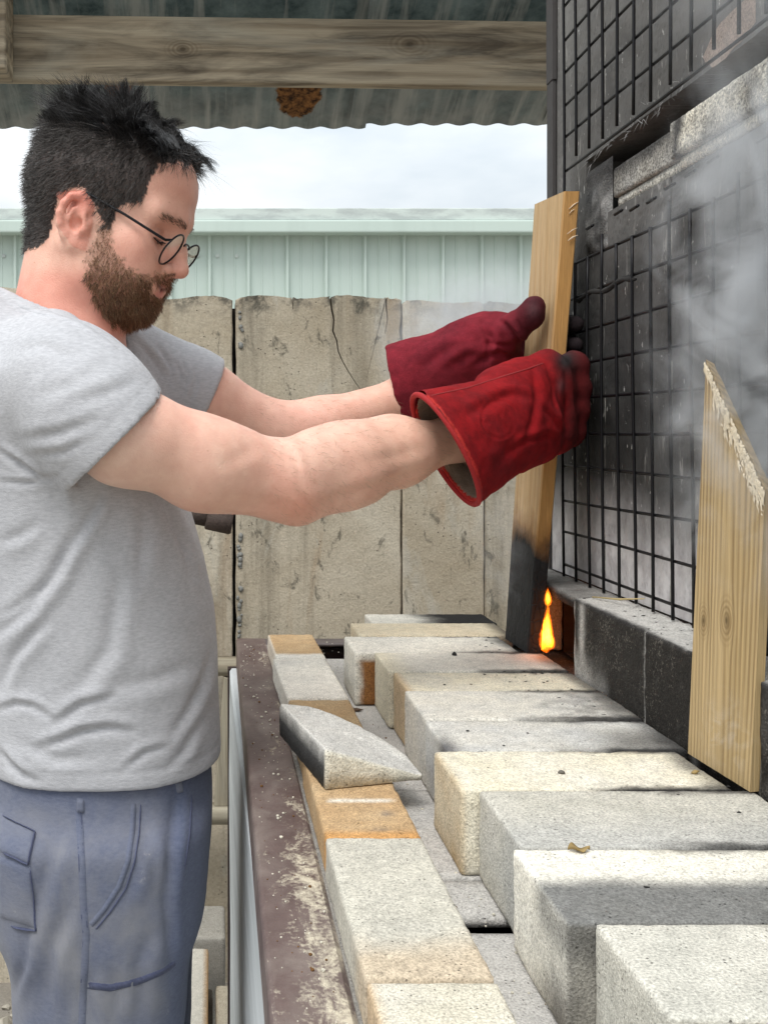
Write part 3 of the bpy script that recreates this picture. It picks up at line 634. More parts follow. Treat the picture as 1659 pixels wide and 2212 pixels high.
# firebricks and thin shelf strips in the slot
vcol('slot_grain', grain=330, gamt=.75, bump=.0016, pits=150, g2=.3)
def slot_brick(y0, y1, x, z0, z1, base, soot, seed, name='slot_brick'):
    v, q = rough_box((x, y0, z0), (x+.07, y1, z1), .0022, .006, .004, seed, .0007); a = fbm(v*18, seed, 4); t = (v[:, 1]-y0)/(y1-y0)
    c = lerp(lerp(one(base, a), GREYW*.9, a+.3), SOOT*2.5, np.clip(soot(t, (v[:, 2]-z0)/(z1-z0), a), 0, .95)); mk(name, v, q, M['slot_grain'], kiln, True, c)
slot_brick(1.168, 1.352, KX-.001, 1.6700, 1.708, (.62, .58, .50), lambda t, h, a: .25+.65*sstep(.45, .95, h+.35*a)+.35*sstep(.7, 1, t), 301)
slot_brick(.963, 1.1665, KX-.009, 1.6700, 1.711, (.74, .69, .58), lambda t, h, a: .85*np.exp(-((t-.92+.15*a)/.08)**2)+.55*np.exp(-((t-.12+.2*a)/.10)**2)+.55*a+.12, 302)
slot_brick(.73, .9615, KX-.011, 1.6700, 1.711, (.62, .57, .47), lambda t, h, a: .3*a, 303)
slot_brick(1.166, 1.344, KX+.002, 1.6570, 1.6690, (.76, .72, .62), lambda t, h, a: .6*sstep(.6, 1, h), 304, 'slot_strip')
slot_brick(.70, 1.155, KX-.004, 1.6560, 1.6690, (.66, .60, .48), lambda t, h, a: .5*sstep(.6, 1, h+.2*a), 305, 'slot_strip')
# mortar patch at the end of the slot
yy = np.linspace(1.452, 1.362, 16); zz = np.linspace(1.600, 1.728, 24); v = np.array([(KX-.0015, y, z) for z in zz for y in yy]); a = fbm(v*30, 3, 4)
edge = np.minimum.reduce([sstep(1.452, 1.440, v[:, 1]+.012*a), sstep(1.362, 1.372, v[:, 1]), sstep(1.600, 1.622, v[:, 2]+.03*a), sstep(1.728, 1.716, v[:, 2])])
v[:, 0] -= (.004+.004*a)*edge-.004*(1-edge)
mk('mortar_patch', v, np.array([(j*16+i, j*16+i+1, (j+1)*16+i+1, (j+1)*16+i) for j in range(23) for i in range(15)]), M['soot_brick'], kiln, True, lerp(lerp(one((.10, .098, .095), a), np.array((.55, .54, .52)), a*1.3+.28), SOOT*2, sstep(1.665, 1.715, v[:, 2]+.02*a)*.9))
# torn fibre along the upper lip of the slot
v = []; f = []
for k in range(70):
    y = 1.45-.30*RNG.random(); z = SL1+.002+.006*RNG.normal(); d = np.array([-.004-.006*RNG.random(), RNG.normal()*.012, -.004+.006*RNG.normal()]); p = np.array([KX-.001, y, z]); w_ = .0007
    n0 = len(v); v += [p, p+(0, w_, w_), p+(w_, 0, w_), p+d]; f += [(n0, n0+1, n0+3), (n0+1, n0+2, n0+3), (n0+2, n0, n0+3)]
o = mk('torn_fibre', v, f, flat('fibre', (.30, .29, .28), .9), kiln); o['kind'] = 'stuff'
# pinkish unsooted patch above the slot bricks
th = np.linspace(0, 2*np.pi, 40, endpoint=False); V = [(KX-.0022, 1.045, 1.765)]
for t in th: rr = 1+.35*float(fbm(np.array([[math.cos(t)*1.4, math.sin(t)*1.4, 2]]), 4, 3)[0]); V.append((KX-.0012, 1.045+.06*rr*math.cos(t), 1.765+.020*rr*math.sin(t)-.10*(.06*rr*math.cos(t))))
mk('bare_patch', V, [(0, i+1, (i+1) % 40+1) for i in range(40)], M['soot_brick'], kiln, False, np.array((.42, .33, .28)))

# ledge of firebricks on edge in front of the wall, bridging the stoke hole
LX, LZ = .4555, CZ-.2032
def ledge(ya, yb, seed, soot, zt=LZ, x0=LX):
    v, q = rough_box((x0, ya, 1.043), (KX-.001, yb, zt), .004, .0055, .007, seed, .0018); a = fbm(v*15, seed, 4); b2 = fbm(v*60, seed+1, 3); t = (v[:, 1]-ya)/(yb-ya); h = (v[:, 2]-1.06)/(zt-1.06)
    c = lerp(one((.62, .60, .56), a), GREYW*.8, a+.25); front = sstep(x0+.004, x0+.0005, v[:, 0])*sstep(1.01, .985, h+.012*b2)
    c = lerp(c, np.array((.016, .014, .012))*(1.6), front*np.clip(soot(t, h, a, b2), 0, 1))
    c = lerp(c, SOOT, sstep(.45, .9, b2)*.6*(h > .97)); c = lerp(c, SOOT*2, (h > .97)*sstep(x0+.010, x0, v[:, 0]+.008*a)*.8)
    mk('ledge_brick', v, q, M['soot_brick'], kiln, True, c)
ledge(1.103, 1.317, 401, lambda t, h, a, b: .98-.85*np.exp(-((t-.86+.02*a)/.045)**2)*sstep(.1, .5, h)-.7*np.exp(-((t-.985)/.012)**2)-.75*sstep(.55, .05, h-.25*a)*sstep(.35, .9, t+.3*a))
ledge(.872, 1.1015, 402, lambda t, h, a, b: .99-.3*sstep(.5, .9, b)-.25*np.exp(-((t-.5)/.03)**2)*sstep(.6, .2, h), LZ-.001)
ledge(.642, .870, 403, lambda t, h, a, b: .97-.3*a)
ledge(.41, .640, 404, lambda t, h, a, b: .9-.4*a)
ledge(1.545, 1.60, 405, lambda t, h, a, b: .95)
# broken cover slab over the stoke hole
v, q = rough_box((LX+.004, 1.318, LZ-.016), (KX-.0012, 1.60, LZ+.0008), .003, .007, .004, 410, .0008)
fr_ = v[:, 0] < LX+.02; v[fr_, 0] += (.012*np.clip(fbm(v[fr_]*np.array([0, 40, 0]), 3, 3), 0, 1)+.010*np.clip((v[fr_, 1]-1.34)/.2, 0, 1))
a = fbm(v*20, 6, 4); mk('cover_slab', v, q, M['soot_brick'], kiln, True, lerp(lerp(one((.40, .385, .355), a), np.array((.18, .17, .16)), a+.35), SOOT, (v[:, 2] < LZ-.003)*.95))
# lower course and fire mouth
for ya, yb in ((.40, .64), (.642, .87), (.872, 1.1), (1.102, 1.60)):
    v, q = rough_box((LX+.002, ya, .93), (KX-.001, yb-.002, 1.042), .003, .02, .002, 5); mk('lower_brick', v, q, M['soot_brick'], kiln, True, np.tile((.06, .055, .05), (len(v), 1)))
MB().box((KX+.001, .4, .90), (KX+.16, 1.316, 1.156)).box((KX+.001, 1.546, .90), (KX+.16, 1.597, 1.156)).box((KX+.001, 1.3165, .90), (KX+.16, 1.5455, 1.041)).build('fire_mouth', M['scorched'], kiln)
# straw and soot flakes on the ledge
flat('straw', (.46, .36, .17), .7); st = MB().tube([(.477, 1.31, LZ+.002), (.492, 1.265, LZ+.006), (.507, 1.225, LZ+.013)], [.0010, .0013, .0006], 5).build('straw', M['straw'], None, True)
tag(st, 'single yellow straw lying on the sooty ledge against the mesh', 'straw')
def flakes(name, spots, lab, cat, col, sz):
    v = []; f = []
    for p in spots:
        s = sz*(.5+RNG.random())*np.array([1.4, 1, .35]); f += [[i+len(v) for i in q] for q in jf]; v += list(iv*s*(1+.3*RNG.normal(size=(len(iv), 1)))+np.array(p)+(0, 0, s[2]*.6))
    return tag(mk(name, v, f, col), lab, cat, kind='stuff')
flakes('soot_flakes', [(.46+.05*RNG.random(), .9+.42*RNG.random(), LZ) for _ in range(22)]+[(.36+.085*RNG.random(), 1.07+.5*RNG.random(), TOPZ) for _ in range(60)]+[(.24+.2*RNG.random(), .66+.8*RNG.random(), TOPZ) for _ in range(24)], 'black soot flakes sprinkled on the brick tops', 'soot', M['black_soot'], .0012)

# wire mesh: every wire is an object
flat('mesh_wire', (.010, .0095, .011), .45, .5, 200, .3, .4)
wm = empty('wire_mesh', (.5, 1.0, 1.157), 'black square wire mesh hung in front of the sooty kiln wall', 'mesh')
MXP = KX-.0135
def wire(pts, r=.0021): return MB().tube(pts, r*.98, 6).build('wire', M['mesh_wire'], wm, True)
hz = [1.1757+.0472*k for k in range(27)]; vy = [1.5405-.0492*k for k in range(24)]; vy = vy[1:]
bow = lambda y, z: .0035*math.sin(y*5.1+z*2.3)+.002*math.sin(z*9+y*3)
for k, z in enumerate(hz):
    ya, yb = .36, 1.512+RNG.random()*.014
    if k in (10, 11): ya = 1.462+.01*RNG.random()
    ys = np.arange(ya, yb+.001, .03); w0 = RNG.random()*6
    wire([(MXP+bow(y, z)*.6, y, z+.0015*math.sin(y*7+w0)) for y in ys])
for k, y in enumerate(vy):
    w0 = RNG.random()*6
    def col_(z0, z1):
        n = max(3, int((z1-z0)/.04)); wire([(MXP-.0034+bow(y, z)*.6, y+.0012*math.sin(z*8+w0), z) for z in np.linspace(z0, z1, n)], .0020)
    bot = LZ+.001+RNG.random()*.003
    if .80 < y < 1.459:
        col_(bot, 1.601+.03*RNG.random()*(RNG.random() < .5)); col_(1.744+.006*RNG.random(), 2.43)
        if RNG.random() < .5: zc = 1.632+.01*RNG.random(); wire([(MXP, y+.02, zc), (MXP+.002, y+.001, zc+.002), (MXP-.003, y-.008, zc-.001)], .0020)
    else: col_(bot, 2.43)
# sooty rag of insulation caught on one wire
z = hz[8]; rag = [(MXP-.004, y, z-.003+.003*math.sin(y*60)) for y in np.arange(1.24, 1.44, .016)]
MB().tube(rag, [.002+.0022*abs(math.sin(i*1.7)) for i in range(len(rag))], 6).build('caught_soot', M['black_soot'], wm, True)

# ---------------------------------------------------------------- planks
wood('pine', (.62, .455, .27), (.51, .345, .175), (.42, .25, .11), ring=70, axis=2, across=1, char=(0, .165), side=(.53, .285, .095), knots=[(-.012, .475, .013), (.028, .36, .008)])
def loft_board(name, foot, top, mat, n=60, seed=0, bev=.0018):
    foot, top = np.array(foot), np.array(top); V = []
    for t in np.linspace(0, 1, n):
        c = foot*(1-t)+top*t; m = 4
        for k in range(m):
            p, a, b = c[k], c[k-1], c[(k+1) % m]
            for e in (a, b): d = e-p; V.append(p+d/np.linalg.norm(d)*bev)
    V = np.array(V); V += np.stack([fbm(V*np.array([25, 25, 4]), seed+k, 3) for k in range(3)], 1)*.0007; m = 8
    f = [(i*m+k, i*m+(k+1) % m, (i+1)*m+(k+1) % m, (i+1)*m+k) for i in range(n-1) for k in range(m)]+[tuple(range(m-1, -1, -1)), tuple(range((n-1)*m, n*m))]
    return fix_normals(mk(name, V, f, mat, None, False, origin=foot.mean(0)))
d0, d1 = 1.426, 1.532; xb = .4300; zf = TOPZ+.0015
foot = [(xb, d0, zf), (xb+.0195, d0, zf), (xb+.0185, d1, zf), (xb-.001, d1, zf)]
ptl, ptm, ptr = P(1153, 442, 1.487), P(1218.5, 413, 1.392), P(1253, 413, 1.392)
top = [ptm, ptr, ptl+(ptr-ptm)*1.0, ptl]
plank = loft_board('burning_plank', foot, top, M['pine'], seed=3)
tag(plank, 'upright pine plank with charred burning foot, held in red gauntlets', 'plank')
mb = MB()
for a_, b_, w_ in (((1228, 452), (1249, 436), .0020), ((1229, 462), (1240, 452), .0014), ((1226, 520), (1248, 508), .0030), ((1224, 506), (1247, 492), .0016)):
    pa, pb = P(*a_, 1.3925), P(*b_, 1.3925); mb.tube([pa, (pa+pb)/2+(0, 0, .001), pb], [.0004, w_*.5, .0004], 6)
mb.build('chalk_scuff', flat('chalk_scrape', (.70, .56, .40), .9), plank, True)['kind'] = 'stuff'
# pointed plank standing in front of the ledge
wood('treated_pine', (.56, .415, .225), (.45, .32, .155), (.20, .125, .05), ring=165, axis=2, across=1, knots=[(-.0075, .135, .0105), (.030, .128, .008)], rough=.65)
fz = TOPZ+.0015
B0 = [(.4475, .868, fz), (.4555, .868, fz), (.4520, .975, fz), (.4440, .975, fz)]
tl, tr = P(1524, 776, .955), P(1652, 1056, .866)
def pointed():
    foot = np.array(B0); nx, nz = 40, 150; V = []; C = []
    xl = np.array([[.4440, .975], [.4475, .868]])
    for layer in (0, 1):
        for j in range(nz+1):
            for i in range(nx+1):
                s = i/nx; base = foot[3]*(1-s)+foot[0]*s; tp = tl*(1-s)+tr*s; rough = .010*float(fbm(np.array([[s*9, 3, layer]]), 5, 4)[0])
                tp = tp+np.array((0, 0, rough*.5*(1 if layer == 0 else .6))); t = j/nz; p = base*(1-t)+tp*t
                if layer: p = p+np.array((.0085, .002, .0)); 
                if layer and j > nz-4: p = p-np.array((0, 0, .004))
                V.append(p)
    V = np.array(V); n1 = (nx+1)*(nz+1); f = []
    q = lambda j, i, l: l*n1+j*(nx+1)+i
    for j in range(nz):
        for i in range(nx):
            f += [(q(j, i, 0), q(j, i+1, 0), q(j+1, i+1, 0), q(j+1, i, 0)), (q(j, i, 1), q(j+1, i, 1), q(j+1, i+1, 1), q(j, i+1, 1))]
        f += [(q(j, 0, 0), q(j+1, 0, 0), q(j+1, 0, 1), q(j, 0, 1)), (q(j, nx, 0), q(j, nx, 1), q(j+1, nx, 1), q(j+1, nx, 0))]
    for i in range(nx): f += [(q(0, i, 0), q(0, i, 1), q(0, i+1, 1), q(0, i+1, 0)), (q(nz, i, 0), q(nz, i+1, 0), q(nz, i+1, 1), q(nz, i, 1))]
    V[:, 0] += .0006*fbm(V*np.array([1, 90, 6]), 3, 3)
    return fix_normals(mk('pointed_plank', V, f, M['treated_pine'], None, False, origin=(.4475, .9215, fz)))
pp = pointed(); tag(pp, 'treated plank with a splintered slanting top leaning at the ledge on the right', 'plank')
# splinters and white scraped wood along its slanting cut
v = []; f = []
for k in range(420):
    s = RNG.random()**.9; dn = abs(RNG.normal())*.010*(1 if s > .15 else .5); tp = tl*(1-s)+tr*s; p = tp+np.array((-.0012, 0, -dn)); ln = .002+.011*RNG.random()**2
    d = np.array((-.0012*RNG.random(), -.002+.0045*RNG.normal()*.3, -ln)); w_ = np.array((0, .0006+.0014*RNG.random(), .0006)); n0 = len(v)
    v += [p-w_, p+w_, p+d, p+d*.4+np.array((-.0012, 0, 0))]; f += [(n0, n0+1, n0+3), (n0, n0+3, n0+2), (n0+1, n0+2, n0+3)]
mk('splinters', v, f, flat('raw_splinter', (.68, .58, .42), .9, nscale=300, var=.25), pp)['kind'] = 'stuff'

# ---------------------------------------------------------------- flame in the stoke hole
uv = bmesh.new(); bmesh.ops.create_icosphere(uv, subdivisions=3, radius=1); ume = bpy.data.meshes.new('smoke'); uv.to_mesh(ume); uv.free()
def flame_mat():
    m = bpy.data.materials.new('flame'); m.use_nodes = True; t = m.node_tree; t.nodes.clear(); N = t.nodes.new; K = t.links.new
    o = N('ShaderNodeOutputMaterial'); e = N('ShaderNodeEmission'); K(e.outputs[0], o.inputs['Volume']); tcn = N('ShaderNodeTexCoord'); g = N('ShaderNodeNewGeometry')
    sx = N('ShaderNodeSeparateXYZ'); K(tcn.outputs['Object'], sx.inputs[0])
    def mt(op, a, b=0.0):
        n = N('ShaderNodeMath'); n.operation = op
        for s_, v in zip(n.inputs, (a, b)):
            if isinstance(v, (int, float)): s_.default_value = v
            else: K(v, s_)
        return n.outputs[0]
    nz = N('ShaderNodeTexNoise'); mp_ = N('ShaderNodeMapping'); mp_.inputs['Scale'].default_value = (1, 1, .45); K(g.outputs['Position'], mp_.inputs[0]); K(mp_.outputs[0], nz.inputs['Vector']); nz.inputs['Scale'].default_value = 120; nz.inputs['Detail'].default_value = 3; nz.inputs['Distortion'].default_value = 1.6
    # a drop that narrows upwards
    wz_ = mt('SUBTRACT', .62, mt('MULTIPLY', sx.outputs[2], .52)); x = mt('DIVIDE', sx.outputs[0], wz_); y = mt('DIVIDE', sx.outputs[1], wz_)
    r = mt('SQRT', mt('ADD', mt('ADD', mt('MULTIPLY', x, x), mt('MULTIPLY', y, y)), mt('MULTIPLY', mt('MULTIPLY', sx.outputs[2], sx.outputs[2]), .8)))
    r = mt('ADD', r, mt('MULTIPLY', mt('SUBTRACT', nz.outputs['Fac'], .5), 1.15))
    ra = N('ShaderNodeValToRGB'); K(r, ra.inputs[0]); el = ra.color_ramp.elements; el[0].position = .30; el[0].color = (1, .42, .05, 1); el[1].position = .92; el[1].color = (1, .10, .002, 1); q = el.new(.62); q.color = (1, .22, .008, 1); K(ra.outputs[0], e.inputs[0])
    st = N('ShaderNodeMapRange'); st.interpolation_type = 'SMOOTHSTEP'; st.inputs['From Min'].default_value = 1.0; st.inputs['From Max'].default_value = .66; K(r, st.inputs['Value']); K(mt('MULTIPLY', st.outputs[0], FLAME_S), e.inputs[1]); return m
FLAME_S = 290.0; M['flame'] = flame_mat()
def flame(px, py, d, r, name, parent=None, rot=0):
    me = ume.copy(); me.materials.append(M['flame']); o = bpy.data.objects.new(name, me); COL.objects.link(o); c = Vector(P(px, py, d))
    if parent: o.parent = parent; o.location = c-Vector(world_loc(parent)); k = parent.scale; o.scale = r
    else: o.location = c; o.scale = r
    o.rotation_euler = (0, rot, 0); return o
fl = empty('flame', P(1180, 1400, 1.40), 'bright orange flame at the right foot of the burning plank', 'flame')
flame(1181, 1356, 1.398, (.0125, .016, .034), 'flame_tongue', fl, .05); flame(1186, 1372, 1.405, (.0085, .012, .020), 'flame_tongue', fl, -.12); flame(1183, 1287, 1.42, (.0065, .010, .014), 'flame_tongue', fl)
flame(1166, 1350, 1.47, (.014, .022, .036), 'flame_tongue', fl)  # unseen tongue hidden by the plank, added to light the stoke hole

# ---------------------------------------------------------------- bits lying on the bricks
flat('leaf_mat', (.30, .21, .08), .7, nscale=120, var=.4); flat('bark', (.085, .05, .03), .8, nscale=150, var=.5, bump=.001); flat('pebble_mat', (.13, .12, .10), .9, nscale=200)
def blob(name, px, py, h, s, mat, lab, cat, rot=0):
    d = F*(CZ-h)/(py-CY); c = P(px, py, d); c[2] = h+s[2]*.8; e = iv*np.array(s)*(1+.22*RNG.normal(size=(len(iv), 1))); r = math.radians(rot)
    e = np.stack([e[:, 0]*math.cos(r)-e[:, 1]*math.sin(r), e[:, 0]*math.sin(r)+e[:, 1]*math.cos(r), e[:, 2]], 1); return tag(mk(name, e+c, jf, mat, None, True), lab, cat)
blob('charcoal_chip', 981, 1417, TOPZ, (.0028, .006, .003), M['black_soot'], 'small black charcoal chip on the white firebrick in front of the plank', 'charcoal', 15)
blob('bark_chip', 771, 1537, SZ, (.0085, .004, .0025), M['bark'], 'dark brown bark chip on the grey slab beside the wedge brick', 'bark', -25)
blob('pebble', 1212, 1671, TOPZ, (.0032, .0032, .0018), M['pebble_mat'], 'dark round crumb on the cream firebrick', 'pebble')
blob('wood_crumb', 1500, 1672, TOPZ, (.004, .0025, .002), M['leaf_mat'], 'tan wood crumb at the right end of the cream firebrick', 'crumb')
def leaf():
    d = F*(CZ-TOPZ)/(1840-CY); c = P(1250, 1840, d); c[2] = TOPZ; V = []
    n = 12
    for i in range(n+1):
        t = i/n; w_ = .0042*math.sin(math.pi*t**.8)+.0002; x = (t-.5)*.016
        for s in (-1, 0, 1): V.append(c+np.array((x, s*w_, .0012+.0018*abs(s)*(1+math.sin(t*7))+.0006*math.sin(t*9))))
    return tag(mk('leaf', V, [(i*3+k, i*3+k+1, i*3+k+4, i*3+k+3) for i in range(n) for k in range(2)], M['leaf_mat'], None, True), 'curled dry brown leaf on the scorched white firebrick', 'leaf')
leaf().modifiers.new('t', 'SOLIDIFY').thickness = .0004

# ---------------------------------------------------------------- smoke drifting along the kiln wall
def smoke_mat(name, dens, sc, lo=.46, hi=.72, seed=0, stretch=(1, 1, .95)):
    m = bpy.data.materials.new(name); m.use_nodes = True; t = m.node_tree; t.nodes.clear(); o = t.nodes.new('ShaderNodeOutputMaterial'); v = t.nodes.new('ShaderNodeVolumePrincipled'); t.links.new(v.outputs[0], o.inputs['Volume'])
    v.inputs['Color'].default_value = (.90, .93, .96, 1); v.inputs['Anisotropy'].default_value = .1
    tcn = t.nodes.new('ShaderNodeTexCoord'); g = t.nodes.new('ShaderNodeNewGeometry'); mp_ = t.nodes.new('ShaderNodeMapping'); mp_.inputs['Scale'].default_value = stretch; mp_.inputs['Location'].default_value = (seed, seed*.7, seed*1.3); t.links.new(g.outputs['Position'], mp_.inputs[0])
    n = t.nodes.new('ShaderNodeTexNoise'); n.inputs['Scale'].default_value = sc; n.inputs['Detail'].default_value = 6; n.inputs['Roughness'].default_value = .58; n.inputs['Distortion'].default_value = 2.2; t.links.new(mp_.outputs[0], n.inputs['Vector'])
    r = t.nodes.new('ShaderNodeMapRange'); r.inputs['From Min'].default_value = lo; r.inputs['From Max'].default_value = hi; t.links.new(n.outputs['Fac'], r.inputs['Value'])
    ln = t.nodes.new('ShaderNodeVectorMath'); ln.operation = 'LENGTH'; t.links.new(tcn.outputs['Object'], ln.inputs[0])
    fa = t.nodes.new('ShaderNodeMapRange'); fa.interpolation_type = 'SMOOTHSTEP'; fa.inputs['From Min'].default_value = 1.0; fa.inputs['From Max'].default_value = .35; t.links.new(ln.outputs['Value'], fa.inputs['Value'])
    a = t.nodes.new('ShaderNodeMath'); a.operation = 'MULTIPLY'; t.links.new(r.outputs[0], a.inputs[0]); t.links.new(fa.outputs[0], a.inputs[1])
    b = t.nodes.new('ShaderNodeMath'); b.operation = 'MULTIPLY'; t.links.new(a.outputs[0], b.inputs[0]); b.inputs[1].default_value = dens; t.links.new(b.outputs[0], v.inputs['Density']); return m
def smoke(c, r, mat, lab, rot=(0, 0, 0)):
    me = ume.copy(); me.materials.append(mat); o = bpy.data.objects.new('smoke', me); COL.objects.link(o); o.location = c; o.scale = r; o.rotation_euler = rot
    return tag(o, lab, 'smoke', kind='stuff')
smoke((.468, .90, 1.47), (.048, .24, .32), smoke_mat('smoke_a', 34, 10, .45, .70, 0), 'thick grey smoke billowing up the kiln wall above the pointed plank')
smoke((.46, .80, 1.80), (.10, .28, .20), smoke_mat('smoke_b', 4.6, 8, .42, .75, 3), 'thin smoke veiling the brick filled slot at the upper right')
smoke((.435, 1.50, 1.22), (.075, .10, .16), smoke_mat('smoke_c', 6, 16, .45, .75, 5), 'wisps of smoke around the charred foot of the plank')
smoke((.49, 1.85, 1.53), (.24, .20, .17), smoke_mat('smoke_d', 15, 9, .38, .75, 9, (1, 1, 1.2)), 'pale drifting smoke in front of the wall behind the far gauntlet')
smoke((.452, .905, 1.10), (.022, .06, .05), smoke_mat('smoke_e', 40, 40, .5, .75, 2), 'curl of smoke at the foot of the pointed plank')
# ---------------------------------------------------------------- the man: signed distance bodies turned into meshes
def sminp(a, b, k):
    h = np.clip(.5+.5*(b-a)/k, 0, 1); return b*(1-h)+a*h-k*h*(1-h)
def smaxp(a, b, k): return -sminp(-a, -b, k)
def ell(p, c, r, R=None):
    q = p-np.array(c, np.float32)
    if R is not None: q = q@np.asarray(R, np.float32)
    r = np.array(r, np.float32); k0 = np.linalg.norm(q/r, axis=-1); k1 = np.linalg.norm(q/(r*r), axis=-1); return k0*(k0-1)/np.maximum(k1, 1e-6)
def cap(p, a, b, ra, rb=None):
    rb = ra if rb is None else rb; a = np.array(a, np.float32); b = np.array(b, np.float32); ab = b-a; t = np.clip(((p-a)@ab)/(ab@ab), 0, 1)
    return np.linalg.norm(p-a-t[..., None]*ab, axis=-1)-(ra+(rb-ra)*t)
def chain(p, pts, rs, k=.0):
    d = None
    for i in range(len(pts)-1):
        e = cap(p, pts[i], pts[i+1], rs[i], rs[i+1]); d = e if d is None else (np.minimum(d, e) if k == 0 else sminp(d, e, k))
    return d
def surface_nets(lo, hi, h, fn, smooth=1):
    lo = np.array(lo); hi = np.array(hi); n = np.ceil((hi-lo)/h).astype(int)+1
    ax = [(lo[k]+h*np.arange(n[k])).astype(np.float32) for k in range(3)]
    K = 8; nb = -(-n//K); V = np.empty(nb*K, np.float32); full = [(lo[k]+h*np.arange(nb[k]*K)).astype(np.float32) for k in range(3)]
    cen = [(lo[k]+h*(np.arange(nb[k])*K+(K-1)/2)).astype(np.float32) for k in range(3)]; D = fn(np.stack(np.meshgrid(*cen, indexing='ij'), -1))
    V.reshape(nb[0], K, nb[1], K, nb[2], K)[:] = D[:, None, :, None, :, None]; near = np.argwhere(np.abs(D) < h*K*.9+.016)
    off = np.stack(np.meshgrid(*[np.arange(K)]*3, indexing='ij'), -1).reshape(-1, 3)
    for i in range(0, len(near), 900):
        g = (near[i:i+900, None]*K+off[None]).reshape(-1, 3); V[g[:, 0], g[:, 1], g[:, 2]] = fn(np.stack([full[k][g[:, k]] for k in range(3)], -1))
    V = V[:n[0], :n[1], :n[2]]
    B = V < 0; cnt = np.zeros(n-1, np.int8); cs = [(a, b, c) for a in (0, 1) for b in (0, 1) for c in (0, 1)]
    sl = lambda A, c: A[c[0]:n[0]-1+c[0], c[1]:n[1]-1+c[1], c[2]:n[2]-1+c[2]]
    for c in cs: cnt += sl(B, c)
    act = (cnt > 0) & (cnt < 8); I = np.argwhere(act); val = {c: V[I[:, 0]+c[0], I[:, 1]+c[1], I[:, 2]+c[2]] for c in cs}
    s = np.zeros((len(I), 3)); w_ = np.zeros(len(I))
    for c in cs:
        for k in range(3):
            if c[k] == 0:
                d = list(c); d[k] = 1; d = tuple(d); a, b = val[c], val[d]; m = (a < 0) != (b < 0); t = np.where(m, a/np.where(m, a-b, 1), 0)
                q = np.tile(np.array(c, float), (len(I), 1)); q[:, k] = t; s[m] += q[m]; w_[m] += 1
    pos = lo+h*(I+s/w_[:, None]); idx = -np.ones(n-1, np.int64); idx[act] = np.arange(len(I)); Q = []
    for k in range(3):
        u, v = (k+1) % 3, (k+2) % 3; a = [slice(None)]*3; b = [slice(None)]*3; a[k] = slice(0, n[k]-1); b[k] = slice(1, n[k]); E = B[tuple(a)] != B[tuple(b)]
        e = np.argwhere(E); e = e[(e[:, u] > 0) & (e[:, v] > 0) & (e[:, u] < n[u]-1) & (e[:, v] < n[v]-1)]
        def at(du, dv): q = e.copy(); q[:, u] += du; q[:, v] += dv; return idx[q[:, 0], q[:, 1], q[:, 2]]
        q = np.stack([at(-1, -1), at(0, -1), at(0, 0), at(-1, 0)], 1); fl = ~B[e[:, 0], e[:, 1], e[:, 2]]; q[fl] = q[fl][:, ::-1]; Q.append(q)
    Q = np.concatenate(Q)
    for _ in range(smooth): pos = relax(pos, Q, .5)
    return pos, Q
def relax(p, Q, a):
    s = np.zeros_like(p); c = np.zeros(len(p))
    for i in range(4):
        for j in (1, 3): np.add.at(s, Q[:, i], p[Q[:, (i+j) % 4]]); np.add.at(c, Q[:, i], 1)
    return p*(1-a)+a*s/c[:, None]
def vnormals(p, Q):
    n = np.cross(p[Q[:, 2]]-p[Q[:, 0]], p[Q[:, 3]]-p[Q[:, 1]]); o = np.zeros_like(p)
    for i in range(4): np.add.at(o, Q[:, i], n)
    return o/np.maximum(np.linalg.norm(o, axis=1, keepdims=True), 1e-12)

# the frame of the head (f forward, u up, s to the man's right = towards the camera)
HD = 1.26; HS = HD/F; PSI, THE = math.radians(14), math.radians(17)
HO = P(214, 476, HD)
fw = np.array((math.cos(PSI), -math.sin(PSI), 0)); rt = np.array((-math.sin(PSI), -math.cos(PSI), 0)); up_ = np.array((0, 0, 1.))
HF = fw*math.cos(THE)-up_*math.sin(THE); HU = fw*math.sin(THE)+up_*math.cos(THE); HR = np.stack([HF, HU, rt])      # rows
def H2W(q): return HO+np.asarray(q, float)@HR
def W2H(p): return (p-HO)@HR.T
NECK0, NECK1, NECK2 = np.array((-.022, -.035, 0)), H2W((-.022, -.035, 0)), P(140, 735, HD)

